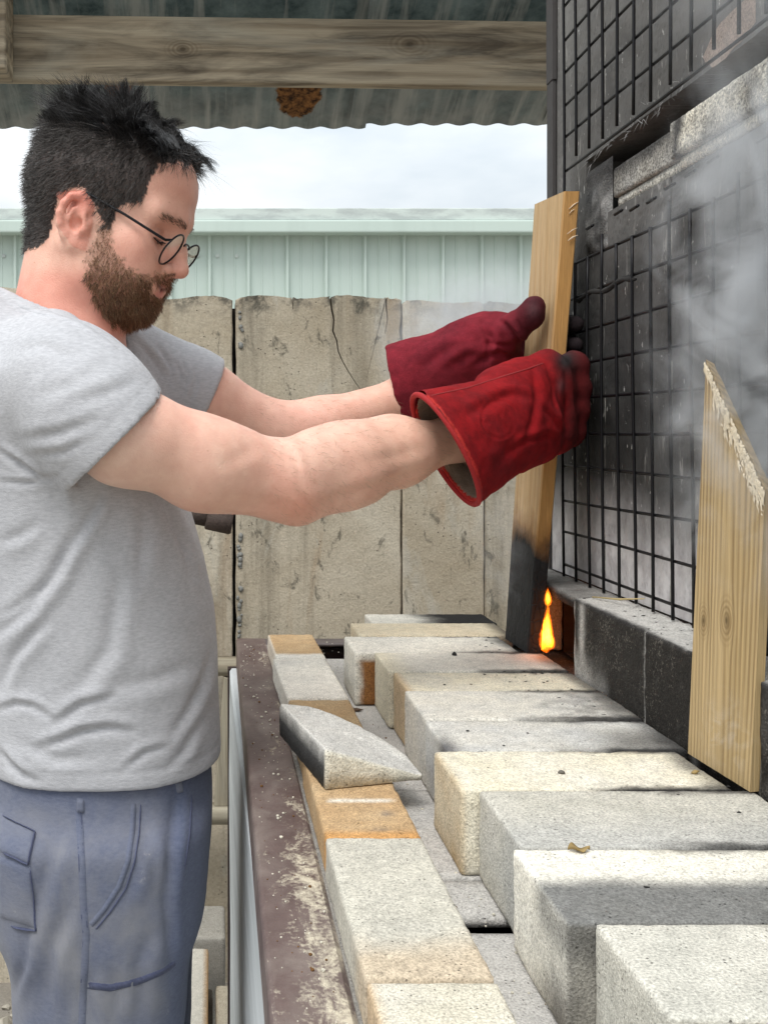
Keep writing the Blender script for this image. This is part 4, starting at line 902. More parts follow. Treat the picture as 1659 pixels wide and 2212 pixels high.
def head_sdf(p):          # head coordinates
    q = p.copy(); q[..., 2] = np.abs(q[..., 2]); s = q[..., 2]
    E = lambda c, r, R=None: ell(q, c, r, R); C = lambda a, b, ra, rb=None: cap(q, a, b, ra, rb)
    d = E((-.002, .043, 0), (.099, .089, .0765))
    d = sminp(d, E((.046, .050, 0), (.0615, .056, .062)), .03)
    d = sminp(d, E((.036, -.024, 0), (.065, .076, .060)), .03)
    d = sminp(d, E((.038, -.066, 0), (.052, .033, .049)), .03)
    d = sminp(d, C((.008, -.040, .060), (.024, -.069, .049), .012, .013), .03)
    d = sminp(d, C((.024, -.069, .049), (.072, -.085, .016), .013, .015), .025)
    d = sminp(d, E((.0795, -.085, 0), (.0155, .0155, .020)), .018)
    d = sminp(d, E((.067, -.022, .046), (.022, .019, .019)), .022)
    d = sminp(d, C((.101, .022, .010), (.083, .021, .046), .0100, .0105), .018)
    d = sminp(d, E((.073, -.044, .030), (.024, .024, .025)), .02)
    d = sminp(d, E((.0785, -.052, 0), (.017, .022, .030)), .018)
    # eye socket, closed lid, nose
    d = smaxp(d, -ell(q, (.107, -.001, .033), (.018, .013, .018)), .014)
    d = sminp(d, np.linalg.norm(q-np.array((.0795, -.002, .0325)), axis=-1)-.0130, .005)
    d = smaxp(d, -C((.094, .0065, .022), (.0885, .0065, .043), .0016), .003)
    d = sminp(d, C((.100, .014, 0), (.109, -.012, 0), .0075, .0085), .012)
    d = sminp(d, C((.109, -.012, 0), (.1170, -.0315, 0), .0082, .0092), .010)
    d = sminp(d, C((.1170, -.0315, 0), (.102, -.0395, 0), .0088, .0060), .006)
    d = sminp(d, E((.1015, -.036, .0125), (.0105, .0075, .0065)), .006)
    d = smaxp(d, -E((.1045, -.0435, .0075), (.005, .0035, .0035)), .004)
    d = smaxp(d, -C((.097, -.038, .0215), (.091, -.056, .030), .0012), .005)
    # lips and the slightly open mouth
    d = sminp(d, E((.0875, -.0515, .006), (.0085, .0052, .017)), .006)
    d = sminp(d, E((.0870, -.0655, .004), (.0090, .0066, .015)), .006)
    d = smaxp(d, -C((.0960, -.0600, 0), (.0820, -.0550, .0255), .0040, .0022), .004)
    # ear
    ea = lambda f, u, ds=0: (.9*f+.0155, .92*u-.017, .0700+max(0, -f)*.42+ds)
    hel = [ea(.000, .008, -.004), ea(-.001, .020), ea(-.006, .029), ea(-.0145, .0335), ea(-.0240, .0300), ea(-.030, .019), ea(-.0315, .006), ea(-.0285, -.007), ea(-.0205, -.0185), ea(-.0085, -.0275), ea(.000, -.0285)]
    e = chain(q, hel, [.0034, .0038, .0042, .0045, .0046, .0046, .0046, .0044, .0048, .0060, .0062], .004)
    ax = np.array((-.45, 0, 1.)); ax /= np.linalg.norm(ax); R = np.stack([np.array((ax[2], 0, -ax[0])), (0, 1, 0), ax], 1)
    e = sminp(e, ell(q, ea(-.014, .003, -.004), (.0155, .028, .0040), R), .005)
    e = sminp(e, chain(q, [ea(-.010, .024, -.001), ea(-.018, .014), ea(-.0215, .002), ea(-.016, -.012), ea(-.007, -.015)], [.0024, .0030, .0031, .0030, .0028], .004), .003)
    e = sminp(e, C(ea(.003, .004), ea(.002, -.006, .003), .0042, .0045), .005)
    e = smaxp(e, -ell(q, ea(-.009, -.002, .003), (.0065, .0085, .0075)), .003)
    d = sminp(d, e, .006)
    return d
def head_w(p):
    d = head_sdf(((p-HO.astype(np.float32))@HR.T.astype(np.float32)))
    n = cap(p, NECK1, NECK2, .050, .060); n = sminp(n, cap(p, H2W((.026, -.074, 0)), P(192, 742, HD), .032, .038), .03)
    n = sminp(n, cap(p, H2W((-.036, .0, 0)), P(122, 722, HD), .036, .050), .03)
    # neck muscle from behind the ear to the collarbone
    n = sminp(n, cap(p, H2W((-.005, -.045, .048)), P(215, 735, 1.225), .012, .011), .02)
    return sminp(d, n, .022)

# arms (and a core inside the shirt)
S_, E_, W_ = P(165, 845, 1.085), P(628, 1034, 1.145), P(1000, 942, 1.275)
S2, E2, W2 = P(290, 800, 1.42), P(607, 937, 1.465), P(890, 855, 1.51)
def arm_r(p, grow=0):
    a = P(268, 940, 1.075); b = P(440, 1003, 1.105)
    d = chain(p, [S_, a, b, E_], [.045+grow, .0465+grow, .0428+grow, .0362+grow], .03)
    d = sminp(d, cap(p, P(338, 960, 1.08)+np.array((0, 0, .005)), P(510, 998, 1.12), .030+grow, .028+grow), .03)   # biceps
    d = sminp(d, cap(p, P(430, 1015, 1.105), P(642, 1094, 1.15), .032+grow, .0155+grow), .025)                # triceps to the point of the elbow
    return d
def body_sdf(p):
    d = arm_r(p)
    f1 = P(742, 1008, 1.185)
    d = sminp(d, chain(p, [E_, f1, P(860, 979, 1.225), W_, P(1080, 920, 1.31)], [.0375, .0405, .0345, .0242, .0235], .03), .03)
    d = sminp(d, cap(p, P(646, 1092, 1.153), P(790, 1045, 1.195), .0125, .018), .022)      # ulna edge
    d = sminp(d, cap(p, P(690, 983, 1.165), P(835, 951, 1.22), .025, .022), .03)          # muscle on top of the forearm
    e = chain(p, [S2, P(430, 858, 1.44), E2], [.056, .0475, .0375], .03)
    e = sminp(e, chain(p, [E2, P(690, 925, 1.475), W2, P(980, 830, 1.505)], [.0365, .0385, .0290, .027], .03), .03)
    t = ell(p, P(140, 980, HD), (.085, .13, .12)); t = sminp(t, cap(p, S_, S2, .026), .03); t = sminp(t, cap(p, P(140, 750, HD), P(135, 900, HD), .055, .09), .05); t = sminp(t, cap(p, P(135, 1000, HD), P(160, 1500, HD), .10), .05)
    b = sminp(sminp(d, e, .02), t, .03); near = np.abs(p[..., 2]-(HO[2]-.02)) < .26; o = b.copy()
    if near.any(): o[near] = sminp(b[near], head_w(p[near]), .02)
    return o
bv, bq = surface_nets((-.36, 1.0, 1.03), (.44, 1.56, 1.80), .0024, body_sdf, 2)
ish = (np.linalg.norm(bv-HO-np.array((-.0, 0, .02)), axis=1) < .30)*(bv[:, 2] > HO[2]-.20)*(bv[:, 0] < .03)*(bv[:, 1] > 1.1)*(bv[:, 1] < 1.42)
def NPX(v):                # position in the photograph, mirrored to the near side of the head
    l = W2H(v); l = np.stack([l[:, 0], l[:, 1], np.abs(l[:, 2])], 1); return (*proj(H2W(l)), l[:, 0], l[:, 1], l[:, 2])
def inpoly(x, y, poly):
    r = np.zeros(len(x), bool); n = len(poly)
    for k in range(n):
        (x0, y0), (x1, y1) = poly[k], poly[(k+1) % n]; m = ((y0 > y) != (y1 > y)) & (x < (x1-x0)*(y-y0)/(y1-y0+1e-9)+x0); r ^= m
    return r
HAIRP = [(450, 330), (407, 360), (385, 352), (345, 354), (326, 385), (318, 412), (311, 436), (280, 440), (258, 444), (248, 474), (238, 497), (226, 492), (216, 462), (200, 432), (184, 406), (160, 402), (136, 416), (120, 450), (113, 485), (108, 512), (78, 540), (40, 546), (-80, 500), (-80, 60), (450, 60)]
BEARDP = [(222, 478), (244, 478), (240, 526), (262, 560), (294, 588), (332, 594), (374, 588), (379, 601), (352, 612), (330, 613), (327, 628), (348, 647), (358, 652), (356, 688), (335, 712), (290, 708), (254, 702), (226, 688), (204, 652), (190, 604), (185, 556), (206, 512)]
EARP = [(150, 412), (184, 410), (204, 440), (203, 480), (194, 520), (184, 542), (156, 532), (130, 495), (114, 455), (124, 415)]
def masks(v, jit=6):
    x, y, f, u, s = NPX(v); jx, jy = jit*1.6*fbm(v*150, 5, 2), jit*1.6*fbm(v*150, 6, 2); head = (np.linalg.norm(v-HO, axis=1) < .2)
    ear = inpoly(x, y, EARP)*(s > .0665)*head; hm = inpoly(x+jx, y+jy, HAIRP)*head*(1-ear)
    lipz = np.clip(1.4*np.exp(-((u+.0590)/.0098)**4-(s/.0175)**4)*(f > .074), 0, 1)
    must = (f > .076)*(u < -.0435)*(u > -.0530)*(s < .028)
    bm = np.maximum(inpoly(x+jx*2.2, y+jy*2.2, BEARDP)*(1-lipz), must)*head*(1-ear)*(u > -.128)*(1-inpoly(x, y, HAIRP)*.5); return hm, bm, ear, f, u, s, x, y
# skin colour
hm, bmk, ear, f_, u_, s_, nx_, ny_ = masks(bv); px_, py_ = proj(bv)
skin = np.array((.78, .49, .38)); red = np.array((.70, .30, .225)); pink = np.array((.80, .44, .35))
g = lambda f0, u0, s0, r: np.exp(-(((f_-f0)/r)**2+((u_-u0)/r)**2+((s_-s0)/r)**2))
hc = np.tile(skin*(.98, .90, .88), (len(bv), 1)); hc = lerp(hc, red, .75*g(.070, -.028, .05, .024)+.8*g(.112, -.032, 0, .016)+.35*g(.088, .06, .03, .04))
hc = lerp(hc, np.array((.68, .25, .185)), ear*(.55+.45*sstep(-.012, .012, u_)))
hc = lerp(hc, red*(1.05, 1.0, 1.0), .70*sstep(560, 610, ny_)*sstep(330, 240, nx_))        # reddened neck
lip = np.exp(-(((f_-.091)/.013)**2+((u_+.0520)/.0050)**2+(s_/.019)**4))+np.exp(-(((f_-.091)/.013)**2+((u_+.0655)/.0065)**2+(s_/.015)**4)); hc = lerp(hc, np.array((.60, .15, .14)), np.clip(lip*1.2, 0, .95))
mouth = np.exp(-(((u_+.0600-.20*s_)/.0030)**2+(s_/.024)**6))*(f_ > .062); hc = lerp(hc, np.array((.10, .02, .018)), mouth*.95)
hc = lerp(hc, np.array((.035, .027, .024)), hm*.97); hc = lerp(hc, np.array((.36, .21, .145)), bmk*.55)
brow = np.exp(-(((u_-.019+.10*np.abs(s_-.028))/.0042)**2))*(f_ > .065)*(s_ > .010)*(s_ < .050); hc = lerp(hc, np.array((.30, .17, .12)), brow*.35)
lid = np.exp(-((f_-.0915)**2+(u_-.003)**2+(s_-.0325)**2)/.0100**2); hc = lerp(hc, np.array((.50, .24, .18)), lid*.5)
ac = np.tile(skin, (len(bv), 1)); blot = fbm(bv*11, 3, 4)
ac = lerp(ac, pink*(1.0, .95, .92), np.clip(.35+.9*blot, 0, 1)); ac = lerp(ac, red*(1.05, 1.15, 1.1), .75*np.exp(-(((px_-645)/55)**2+((py_-1095)/38)**2)))
ac = lerp(ac, np.array((.79, .55, .44)), sstep(420, 260, px_)*.7*(bv[:, 1] < 1.25)); ac = lerp(ac, skin*(.96, .95, .90), sstep(680, 900, px_)*.7)
bc = np.where(ish[:, None], hc, ac)
def skin_mat():
    b = NB('skin'); co = b.co('World'); base = b.attr(); n = b.noise(co, 55, 4, .6); c = b.mix(1.0, base, b.ramp(n, (.3, (.94, .88, .87)), (.7, (1.05, 1.08, 1.08))), 'MULTIPLY')
    v = b.vor(co, 95); m = b.math('MULTIPLY', b.ramp(v, (.05, 1), (.12, 0)), b.ramp(b.noise(co, 13, 2), (.48, 0), (.58, 1))); c = b.mix(b.math('MULTIPLY', m, .42), c, (.36, .15, .085))
    f = b.noise(co, 520, 3, .6); M['skin'] = b.done(c, .47, b.bump(f, .0006), spec=.42, Subsurface_Weight=.12, Subsurface_Scale=.006, Subsurface_Radius=(1, .35, .2))
skin_mat()
FOLD = 1.0
def folds(v, q, lst, facing=True):
    px, py = proj(v); n = vnormals(v, q); view = np.array((0, 0, CZ))-v; view /= np.linalg.norm(view, axis=1, keepdims=True); fc = np.clip((n*view).sum(1)*3, 0, 1) if facing else 1
    disp = np.zeros(len(v))
    for pts, w_, amp in lst:
        best = np.full(len(v), 1e9); sg = np.zeros(len(v)); tt = np.zeros(len(v)); tot = 0
        pts = [np.array(p_, float) for p_ in pts]; ln = [np.linalg.norm(b-a) for a, b in zip(pts, pts[1:])]; full = sum(ln)
        for (a, b), l in zip(zip(pts, pts[1:]), ln):
            d = (b-a)/l; t = np.clip((px-a[0])*d[0]+(py-a[1])*d[1], 0, l); ex, ey = px-a[0]-t*d[0], py-a[1]-t*d[1]; dist = np.hypot(ex, ey); s = np.sign(d[0]*ey-d[1]*ex)
            m = dist < best; best[m] = dist[m]; sg[m] = s[m]; tt[m] = (tot+t[m])/full; tot += l
        x = best*sg/w_; e = np.sin(np.pi*np.clip(tt*.94+.03, 0, 1))**.7; disp += amp*e*(-np.exp(-(x/.8)**2)+.85*np.exp(-((x+1.5)/1.1)**2)+.25*np.exp(-((x-1.9)/1.5)**2))
    return v+n*(disp*fc*FOLD)[:, None]
def skin_folds():
    fl = [([(598, 952), (632, 978), (648, 1008)], 7, .0022), ([(612, 975), (640, 1000), (650, 1030)], 6, .0016), ([(672, 1096), (740, 1072), (830, 1046), (930, 1004)], 12, .0030), ([(760, 1000), (850, 985), (940, 965)], 14, .0018), ([(905, 920), (925, 945), (935, 975)], 7, .0010),
          ([(640, 1060), (668, 1085), (690, 1100)], 8, .0020), ([(618, 1080), (640, 1098), (668, 1104)], 5, .0014), ([(560, 960), (520, 985), (470, 1010)], 16, .0018), ([(480, 1075), (560, 1090), (615, 1100)], 16, .0022), ([(905, 1040), (950, 1010), (985, 985)], 7, .0014)]
    m = bv[:, 0] > -.06; out = bv.copy(); f2 = folds(bv, bq, [(a_, w_*1.2, h_*.5) for a_, w_, h_ in fl]); near = m & (bv[:, 1] < 1.33); out[near] = f2[near]; return out
man = empty('person', (-.14, 1.26, 0), 'man in a grey t-shirt and blue work trousers holding the burning plank', 'person')
bv = skin_folds()
body = mk('body', bv, bq, M['skin'], man, True, np.clip(bc, 0, 1))

# ---------------------------------------------------------------- shirt
secs0 = [(.90, -.131, .143, .168), (.981, -.131, .141, .166), (1.049, -.137, .1435, .166), (1.105, -.140, .146, .166), (1.161, -.145, .146, .168), (1.217, -.153, .142, .170), (1.273, -.165, .138, .172), (1.329, -.172, .131, .176), (1.385, -.180, .121, .180), (1.43, -.192, .102, .172), (1.474, -.205, .074, .130), (1.500, -.2135, .052, .095), (1.522, -.2155, .038, .062), (1.545, -.216, .010, .016)]
secs = [(a, b, c, d*.93) for a, b, c, d in secs0]
sz_ = np.array([s[0] for s in secs]); HEMZ = .9815
def torso(p):
    z = p[..., 2]; cx = np.interp(z, sz_, [s[1] for s in secs]); ax = np.interp(z, sz_, [s[2] for s in secs]); ay = np.interp(z, sz_, [s[3] for s in secs])
    y = (p[..., 1]-HD)/ay; x = (p[..., 0]-cx-.05*np.clip(y, -1, 1)*sstep(1.3, 1.45, z))/ax; r = (np.abs(x)**2.3+np.abs(y)**2.3)**(1/2.3); return (r-1)*np.minimum(ax, ay)*.85
A0 = P(252, 955, 1.07); cutn = np.array((.700, .10, -.70)); cutn /= np.linalg.norm(cutn)
A2 = P(449, 858, 1.44); cut2 = (E2-S2)/np.linalg.norm(E2-S2)*.8+np.array((.2, 0, -.12)); cut2 /= np.linalg.norm(cut2)
def neck_sdf(p):
    n = sminp(cap(p, NECK1, NECK2, .0525, .0630), cap(p, H2W((.026, -.074, 0)), P(192, 742, HD), .0345, .0405), .03); return sminp(n, cap(p, H2W((-.036, 0, 0)), P(122, 722, HD), .0385, .0530), .03)
def shirt_sdf(p):
    d = torso(p)
    sl1 = chain(p, [P(150, 832, 1.09), P(198, 892, 1.075), P(300, 1016, 1.07)], [.053, .0628, .0735], .03)
    sl1 = sminp(sl1, cap(p, P(108, 768, 1.16), P(165, 835, 1.09), .038, .049), .05)
    sl2 = chain(p, [P(285, 798, 1.42), P(400, 842, 1.435), P(520, 890, 1.45)], [.062, .0565, .0545], .03)
    pl1 = ((p-A0)@cutn); pl2 = ((p-A2)@cut2)
    sl1 = smaxp(sl1, pl1, .003); sl2 = smaxp(sl2, pl2, .003)
    d = sminp(d, sl1, .032); d = sminp(d, sl2, .03)
    d = sminp(d, cap(p, P(118, 745, 1.17), P(145, 815, 1.115), .030, .038), .05); d = sminp(d, cap(p, P(250, 742, 1.34), P(285, 790, 1.41), .028, .04), .05)
    d = smaxp(d, HEMZ-p[..., 2], .003)
    nk = neck_sdf(p); npl = (p-P(150, 695, HD))@np.array((.427, .0, .904), np.float32); d = sminp(d, np.maximum(np.maximum(nk-.0065, npl), P(0, 800, HD)[2]-p[..., 2]), .014)
    # openings: sleeves, hem, neck
    o1 = np.maximum(arm_r(p, .0012), -(pl1+.022)); o1 = np.minimum(o1, np.maximum(.004-torso(p), np.maximum(cap(p, P(198, 892, 1.075), P(300, 1016, 1.07), .0565, .0675), -(pl1+.026))))
    d = smaxp(d, -o1, .002)
    o2 = np.maximum(chain(p, [S2, P(430, 858, 1.44), E2], [.052, .0505, .046]), -(pl2+.03)); d = smaxp(d, -o2, .002)
    d = np.maximum(d, -np.maximum(torso(p)+.0065, p[..., 2]-(HEMZ+.03)))
    d = smaxp(d, -np.maximum(nk-.010-.040*sstep(-.16, -.24, p[..., 0]), -(npl-.001)), .003)
    d = smaxp(d, -np.maximum(nk, -(npl+.022)), .002)
    return d
tv, tq = surface_nets((-.32, .972, .965), (.075, 1.52, 1.565), .0035, shirt_sdf, 2)
sf = [([(85, 1615), (130, 1600), (178, 1580), (236, 1571), (290, 1580)], 11, .0060), ([(120, 1564), (150, 1540), (178, 1521), (249, 1503)], 11, .0050), ([(268, 1662), (312, 1626), (340, 1617), (368, 1612)], 9, .0036),
      ([(160, 1150), (120, 1240), (64, 1317), (-10, 1375)], 15, .0060), ([(262, 1230), (245, 1340), (236, 1403), (160, 1500)], 22, .0045), ([(462, 1400), (440, 1470), (411, 1530), (372, 1590)], 13, .0045),
      ([(-5, 1620), (45, 1672), (85, 1688)], 10, .005), ([(-5, 972), (50, 1005), (86, 1028), (125, 1032)], 8, .0050), ([(-5, 1040), (60, 1042), (110, 1036)], 7, .003), ([(225, 1050), (205, 1100), (165, 1165), (120, 1235)], 13, .0050),
      ([(352, 1070), (375, 1130), (398, 1180), (418, 1250)], 12, .0055), ([(310, 1080), (312, 1160), (300, 1260)], 18, .0035), ([(85, 1130), (40, 1160), (0, 1172)], 14, .003), ([(110, 1250), (40, 1310), (0, 1330)], 12, .003),
      ([(100, 1340), (30, 1420), (0, 1490)], 14, .005), ([(-5, 1535), (35, 1520), (70, 1525), (110, 1550)], 9, .004), ([(430, 1430), (330, 1470), (230, 1490)], 20, .003), ([(200, 1640), (120, 1640), (40, 1600)], 16, .003), ([(430, 1560), (400, 1620), (360, 1660)], 12, .003),
      ([(85, 716), (100, 707), (150, 720), (205, 742)], 5, .0012), ([(30, 760), (90, 745), (170, 775)], 14, .002), ([(40, 950), (130, 935), (215, 905)], 13, .0026), ([(60, 985), (140, 975), (190, 950)], 10, .0026), ([(150, 870), (230, 850), (300, 820)], 16, .0018), ([(70, 860), (160, 830), (240, 780)], 18, .0016),
      ([(395, 780), (405, 810), (398, 850)], 6, .003), ([(372, 765), (390, 810), (388, 850)], 6, .003), ([(420, 800), (424, 830), (415, 862)], 6, .0025), ([(290, 730), (330, 775), (360, 815), (365, 845)], 8, .003), ([(340, 750), (365, 785), (375, 830)], 7, .003)]
FOLD = .82; tv = folds(tv, tq, sf); FOLD = 1.0; tv += vnormals(tv, tq)*((fbm(tv*np.array([14, 14, 9]), 8, 3)*.0016)+fbm(tv*np.array([40, 40, 22]), 5, 2)*.0003)[:, None]
# stitched hems pressed into the cloth
def band(v, d, at, w_=.0012, dep=.0007): return -dep*np.exp(-((d-at)/w_)**2)
n_ = vnormals(tv, tq); tv += n_*(1.9*band(tv, tv[:, 2]-HEMZ, .021)+band(tv, (tv-A0)@cutn, -.019)*(np.linalg.norm(tv-A0, axis=1) < .1))[:, None]
nk_ = neck_sdf(tv)
up_m = tv[:, 2] > 1.44
tv += n_*(up_m*(.0007*sstep(.019, .016, nk_)-.0009*np.exp(-((nk_-.0185)/.0014)**2)))[:, None]
def cloth(name, c0, c1, stretch, sc=230, rough=.92, weave=900, wear=None):
    b = NB(name); co = b.co('World'); h = b.noise(b.co('World', stretch), sc, 3, .65); c = b.mix(b.ramp(h, (.34, 0), (.68, 1)), c0, c1)
    m = b.noise(co, 9, 4, .6); c = b.mix(1.0, c, b.ramp(m, (.3, .93), (.7, 1.04)), 'MULTIPLY')
    if wear:
        k = b.noise(b.co('World', (1, 1, .7)), 10, 5, .62, .6); k = b.math('MULTIPLY', b.ramp(k, (.38, .15), (.66, .85)), b.attr()); c = b.mix(k, c, wear)
        k2 = b.noise(co, 26, 5, .7); c = b.mix(b.ramp(k2, (.66, 0), (.74, .5)), c, (.48, .45, .42))
    wv = b.noise(co, weave, 2, .5); M[name] = b.done(c, rough, b.bump(b.math('ADD', wv, b.math('MULTIPLY', h, .5)), .0005), spec=.15, Sheen_Weight=.12, Sheen_Roughness=.6)
cloth('heather', (.395, .395, .415), (.51, .51, .53), (.30, .30, 1.2), 420)
shirt = mk('t_shirt', tv, tq, M['heather'], man, True)
stree = BVHTree.FromPolygons([Vector(v) for v in tv], [tuple(int(i) for i in q) for q in tq])
# ---------------------------------------------------------------- trousers
def trouser_sdf(p):
    z = p[..., 2]; hz_ = np.array([.70, .80, .88, .93, .985, 1.01]); 
    cx = np.interp(z, hz_, [-.130, -.134, -.138, -.138, -.134, -.134]); ax = np.interp(z, hz_, [.11, .125, .135, .136, .131, .131]); ay = np.interp(z, hz_, [.15, .163, .160, .154, .147, .146])
    x = (p[..., 0]-cx)/ax; y = (p[..., 1]-HD)/ay; d = ((np.abs(x)**2.4+np.abs(y)**2.4)**(1/2.4)-1)*np.minimum(ax, ay)*.85; d = smaxp(d, .80-z, .04)
    def leg(yc, tilt=0):
        zs = np.array([.0, .10, .30, .50, .62, .76, .86, .93]); lx = np.interp(z, zs, [-.175, -.17, -.150, -.135, -.128, -.126, -.132, -.135])+tilt*(.9-z); rx = np.interp(z, zs, [.066, .07, .078, .086, .092, .098, .113, .12]); ry = np.interp(z, zs, [.064, .066, .072, .078, .082, .088, .09, .09])
        q = ((np.abs((p[..., 0]-lx)/rx)**2.2+np.abs((p[..., 1]-yc)/ry)**2.2)**(1/2.2)-1)*np.minimum(rx, ry)*.9; return smaxp(q, np.maximum(z-.93, .03-z), .02)
    d = sminp(d, leg(1.168), .03); d = sminp(d, leg(1.352, .03), .03)
    return np.maximum(d, z-1.006)
pv, pq = surface_nets((-.30, 1.05, .0), (.03, 1.48, 1.02), .0052, trouser_sdf, 2)
tf = [([(385, 1700), (372, 1800), (360, 1950), (372, 2100)], 14, .005), ([(300, 1760), (330, 1860), (345, 1960)], 18, .003), ([(130, 1800), (95, 1900), (70, 2010)], 20, .004), ([(150, 1960), (110, 2060), (100, 2180)], 18, .0045), ([(310, 1800), (300, 1870), (270, 1950)], 14, .002), ([(200, 2090), (190, 2150), (205, 2212)], 15, .003), ([(60, 2000), (55, 2080), (30, 2150)], 12, .004), ([(330, 2010), (300, 2090), (310, 2190)], 20, .003), ([(240, 2080), (260, 2140), (250, 2200)], 14, .0025)]
pv = folds(pv, pq, tf); pv += vnormals(pv, pq)*(fbm(pv*np.array([14, 14, 8]), 21, 4)*.0030)[:, None]
cloth('work_cloth', (.085, .102, .165), (.122, .140, .205), (.5, .5, 1.2), 300, .9, 1300, wear=(.225, .225, .24))
cloth('work_cloth_dark', (.055, .063, .115), (.08, .09, .15), (1, 1, 1), 300, .9, 1300)
qx, qy = proj(pv); wearm = sstep(395, 330, qx+30*fbm(pv*9, 3, 3))*(pv[:, 1] < 1.30)*(.35+.65*sstep(1700, 1800, qy))
trousers = mk('trousers', pv, pq, M['work_cloth'], man, True, np.repeat(wearm[:, None], 3, 1))
tree = BVHTree.FromPolygons([Vector(v) for v in pv], [tuple(int(i) for i in q) for q in pq])
EYE = Vector((0, 0, CZ))
def hit(px, py, tr=None):
    d = (Vector(P(px, py, 1.0))-EYE).normalized(); r = (tr or tree).ray_cast(EYE, d); return (np.array(r[0]), np.array(r[1])) if r[0] is not None else None
def dens(pts, step=8):
    o = []
    for a, b in zip(pts, pts[1:]):
        n = max(1, int(math.hypot(b[0]-a[0], b[1]-a[1])/step)); o += [(a[0]+(b[0]-a[0])*k/n, a[1]+(b[1]-a[1])*k/n) for k in range(n)]
    return o+[pts[-1]]
def strip(name, pts, w_, h, mat, tr=None, parent=None):
    """a raised band of cloth lying on a surface, along a line"""
    hits = [x for x in (hit(*p, tr) for p in dens(pts)) if x is not None]
    if len(hits) < 3: return None
    v = []; m = len(hits)
    for i, (p, n) in enumerate(hits):
        t = hits[min(i+1, m-1)][0]-hits[max(i-1, 0)][0]; t = t/(np.linalg.norm(t)+1e-9); b = np.cross(n, t); b /= np.linalg.norm(b)+1e-9
        hh = h if 1 < i < m-2 else (h*.4 if i in (1, m-2) else -.0012); v += [p-b*w_/2-n*.001, p-b*w_/2*.85+n*hh, p+b*w_/2*.85+n*hh, p+b*w_/2-n*.001]
    f = [(i*4+k, i*4+k+1, (i+1)*4+k+1, (i+1)*4+k) for i in range(m-1) for k in range(3)]+[(0, 1, 2, 3), ((m-1)*4+3, (m-1)*4+2, (m-1)*4+1, (m-1)*4)]
    return fix_normals(mk(name, v, f, mat, parent or trousers, True, np.full((len(v), 3), .45)))
def patch(name, quad, h, mat, nx=14, ny=14, tr=None, parent=None):
    """a raised panel of cloth lying on a surface; quad = corners in order"""
    q = np.array(quad, float); v = []; ok = True; tops = []
    for j in range(ny+1):
        for i in range(nx+1):
            s, t = i/nx, j/ny; p = (q[0]*(1-s)+q[1]*s)*(1-t)+(q[3]*(1-s)+q[2]*s)*t; r = hit(p[0], p[1], tr)
            if r is None: r = tops[-1] if tops else None
            if r is None: return None
            tops.append(r); e = (i in (0, nx)) or (j in (0, ny)); v.append(r[0]+r[1]*(-.001 if e else h))
    f = [(j*(nx+1)+i, j*(nx+1)+i+1, (j+1)*(nx+1)+i+1, (j+1)*(nx+1)+i) for j in range(ny) for i in range(nx)]
    return mk(name, v, f, mat, parent or trousers, True, np.full((len(v), 3), .75))
WC, WD = M['work_cloth'], M['work_cloth_dark']
strip('seam_band', [(171, 1742), (177, 1850), (181, 1960), (187, 2020), (183, 2100), (177, 2230)], .0085, .0004, WC)
for dx_ in (-5, 5): strip('side_seam', [(170+dx_, 1742), (176+dx_, 1850), (180+dx_, 1960), (186+dx_, 2020), (182+dx_, 2100), (176+dx_, 2230)], .0011, .00035, WD)
strip('pocket_edge', [(289, 1728), (287, 1790), (277, 1860), (258, 1915), (225, 1965), (192, 2004)], .0060, .0009, WC)
strip('pocket_edge', [(305, 1732), (301, 1800), (291, 1862), (272, 1920), (240, 1968), (204, 2012)], .0014, .0012, WD)
strip('seam_band', [(184, 2128), (240, 2134), (300, 2120), (350, 2100), (386, 2076)], .0085, .0004, WD)
for dy_ in (-5, 5): strip('knee_seam', [(184, 2128+dy_), (240, 2134+dy_), (300, 2120+dy_), (350, 2100+dy_), (386, 2076+dy_)], .0011, .00035, WD)
strip('fly_seam', [(415, 1712), (410, 1800), (398, 1880)], .0016, .0012, WD)
patch('belt_loop', [(166, 1722), (184, 1724), (185, 1757), (164, 1757)], .0030, WC, 5, 6); patch('belt_loop', [(377, 1684), (392, 1680), (397, 1712), (382, 1716)], .0030, WC, 5, 6)
patch('pocket_flap', [(-2, 1752), (82, 1797), (66, 1872), (-2, 1842)], .0030, WC, 14, 10); strip('pocket_flap_stitch', [(2, 1758), (78, 1799), (64, 1866), (2, 1838)], .0012, .0046, WD)
patch('cargo_pocket', [(-2, 1845), (70, 1866), (84, 2010), (-2, 1985)], .0022, WC, 14, 14); strip('pocket_stitch', [(66, 1870), (74, 1940), (80, 2010), (20, 2000)], .0012, .0030, WD)
strip('collar', [(36, 654), (83, 672), (140, 686), (182, 705), (224, 733), (256, 760)], .0120, .0007, M['heather'], stree, shirt)
# boots, out of the picture but he stands on them
flat('boot', (.03, .022, .018), .6)
for yc in (1.168, 1.352):
    x0 = -.175 if yc < 1.2 else -.148
    bv_, bq_ = surface_nets((x0-.13, yc-.07, -.005), (x0+.24, yc+.07, .16), .008, lambda p: np.maximum(sminp(ell(p, (x0+.05, yc, .03), (.155, .052, .06)), cap(p, (x0-.01, yc, .05), (x0-.01, yc, .14), .055), .05), np.maximum(-p[..., 2], p[..., 2]-.15)), 1)
    mk('boot', bv_, bq_, M['boot'], man, True)

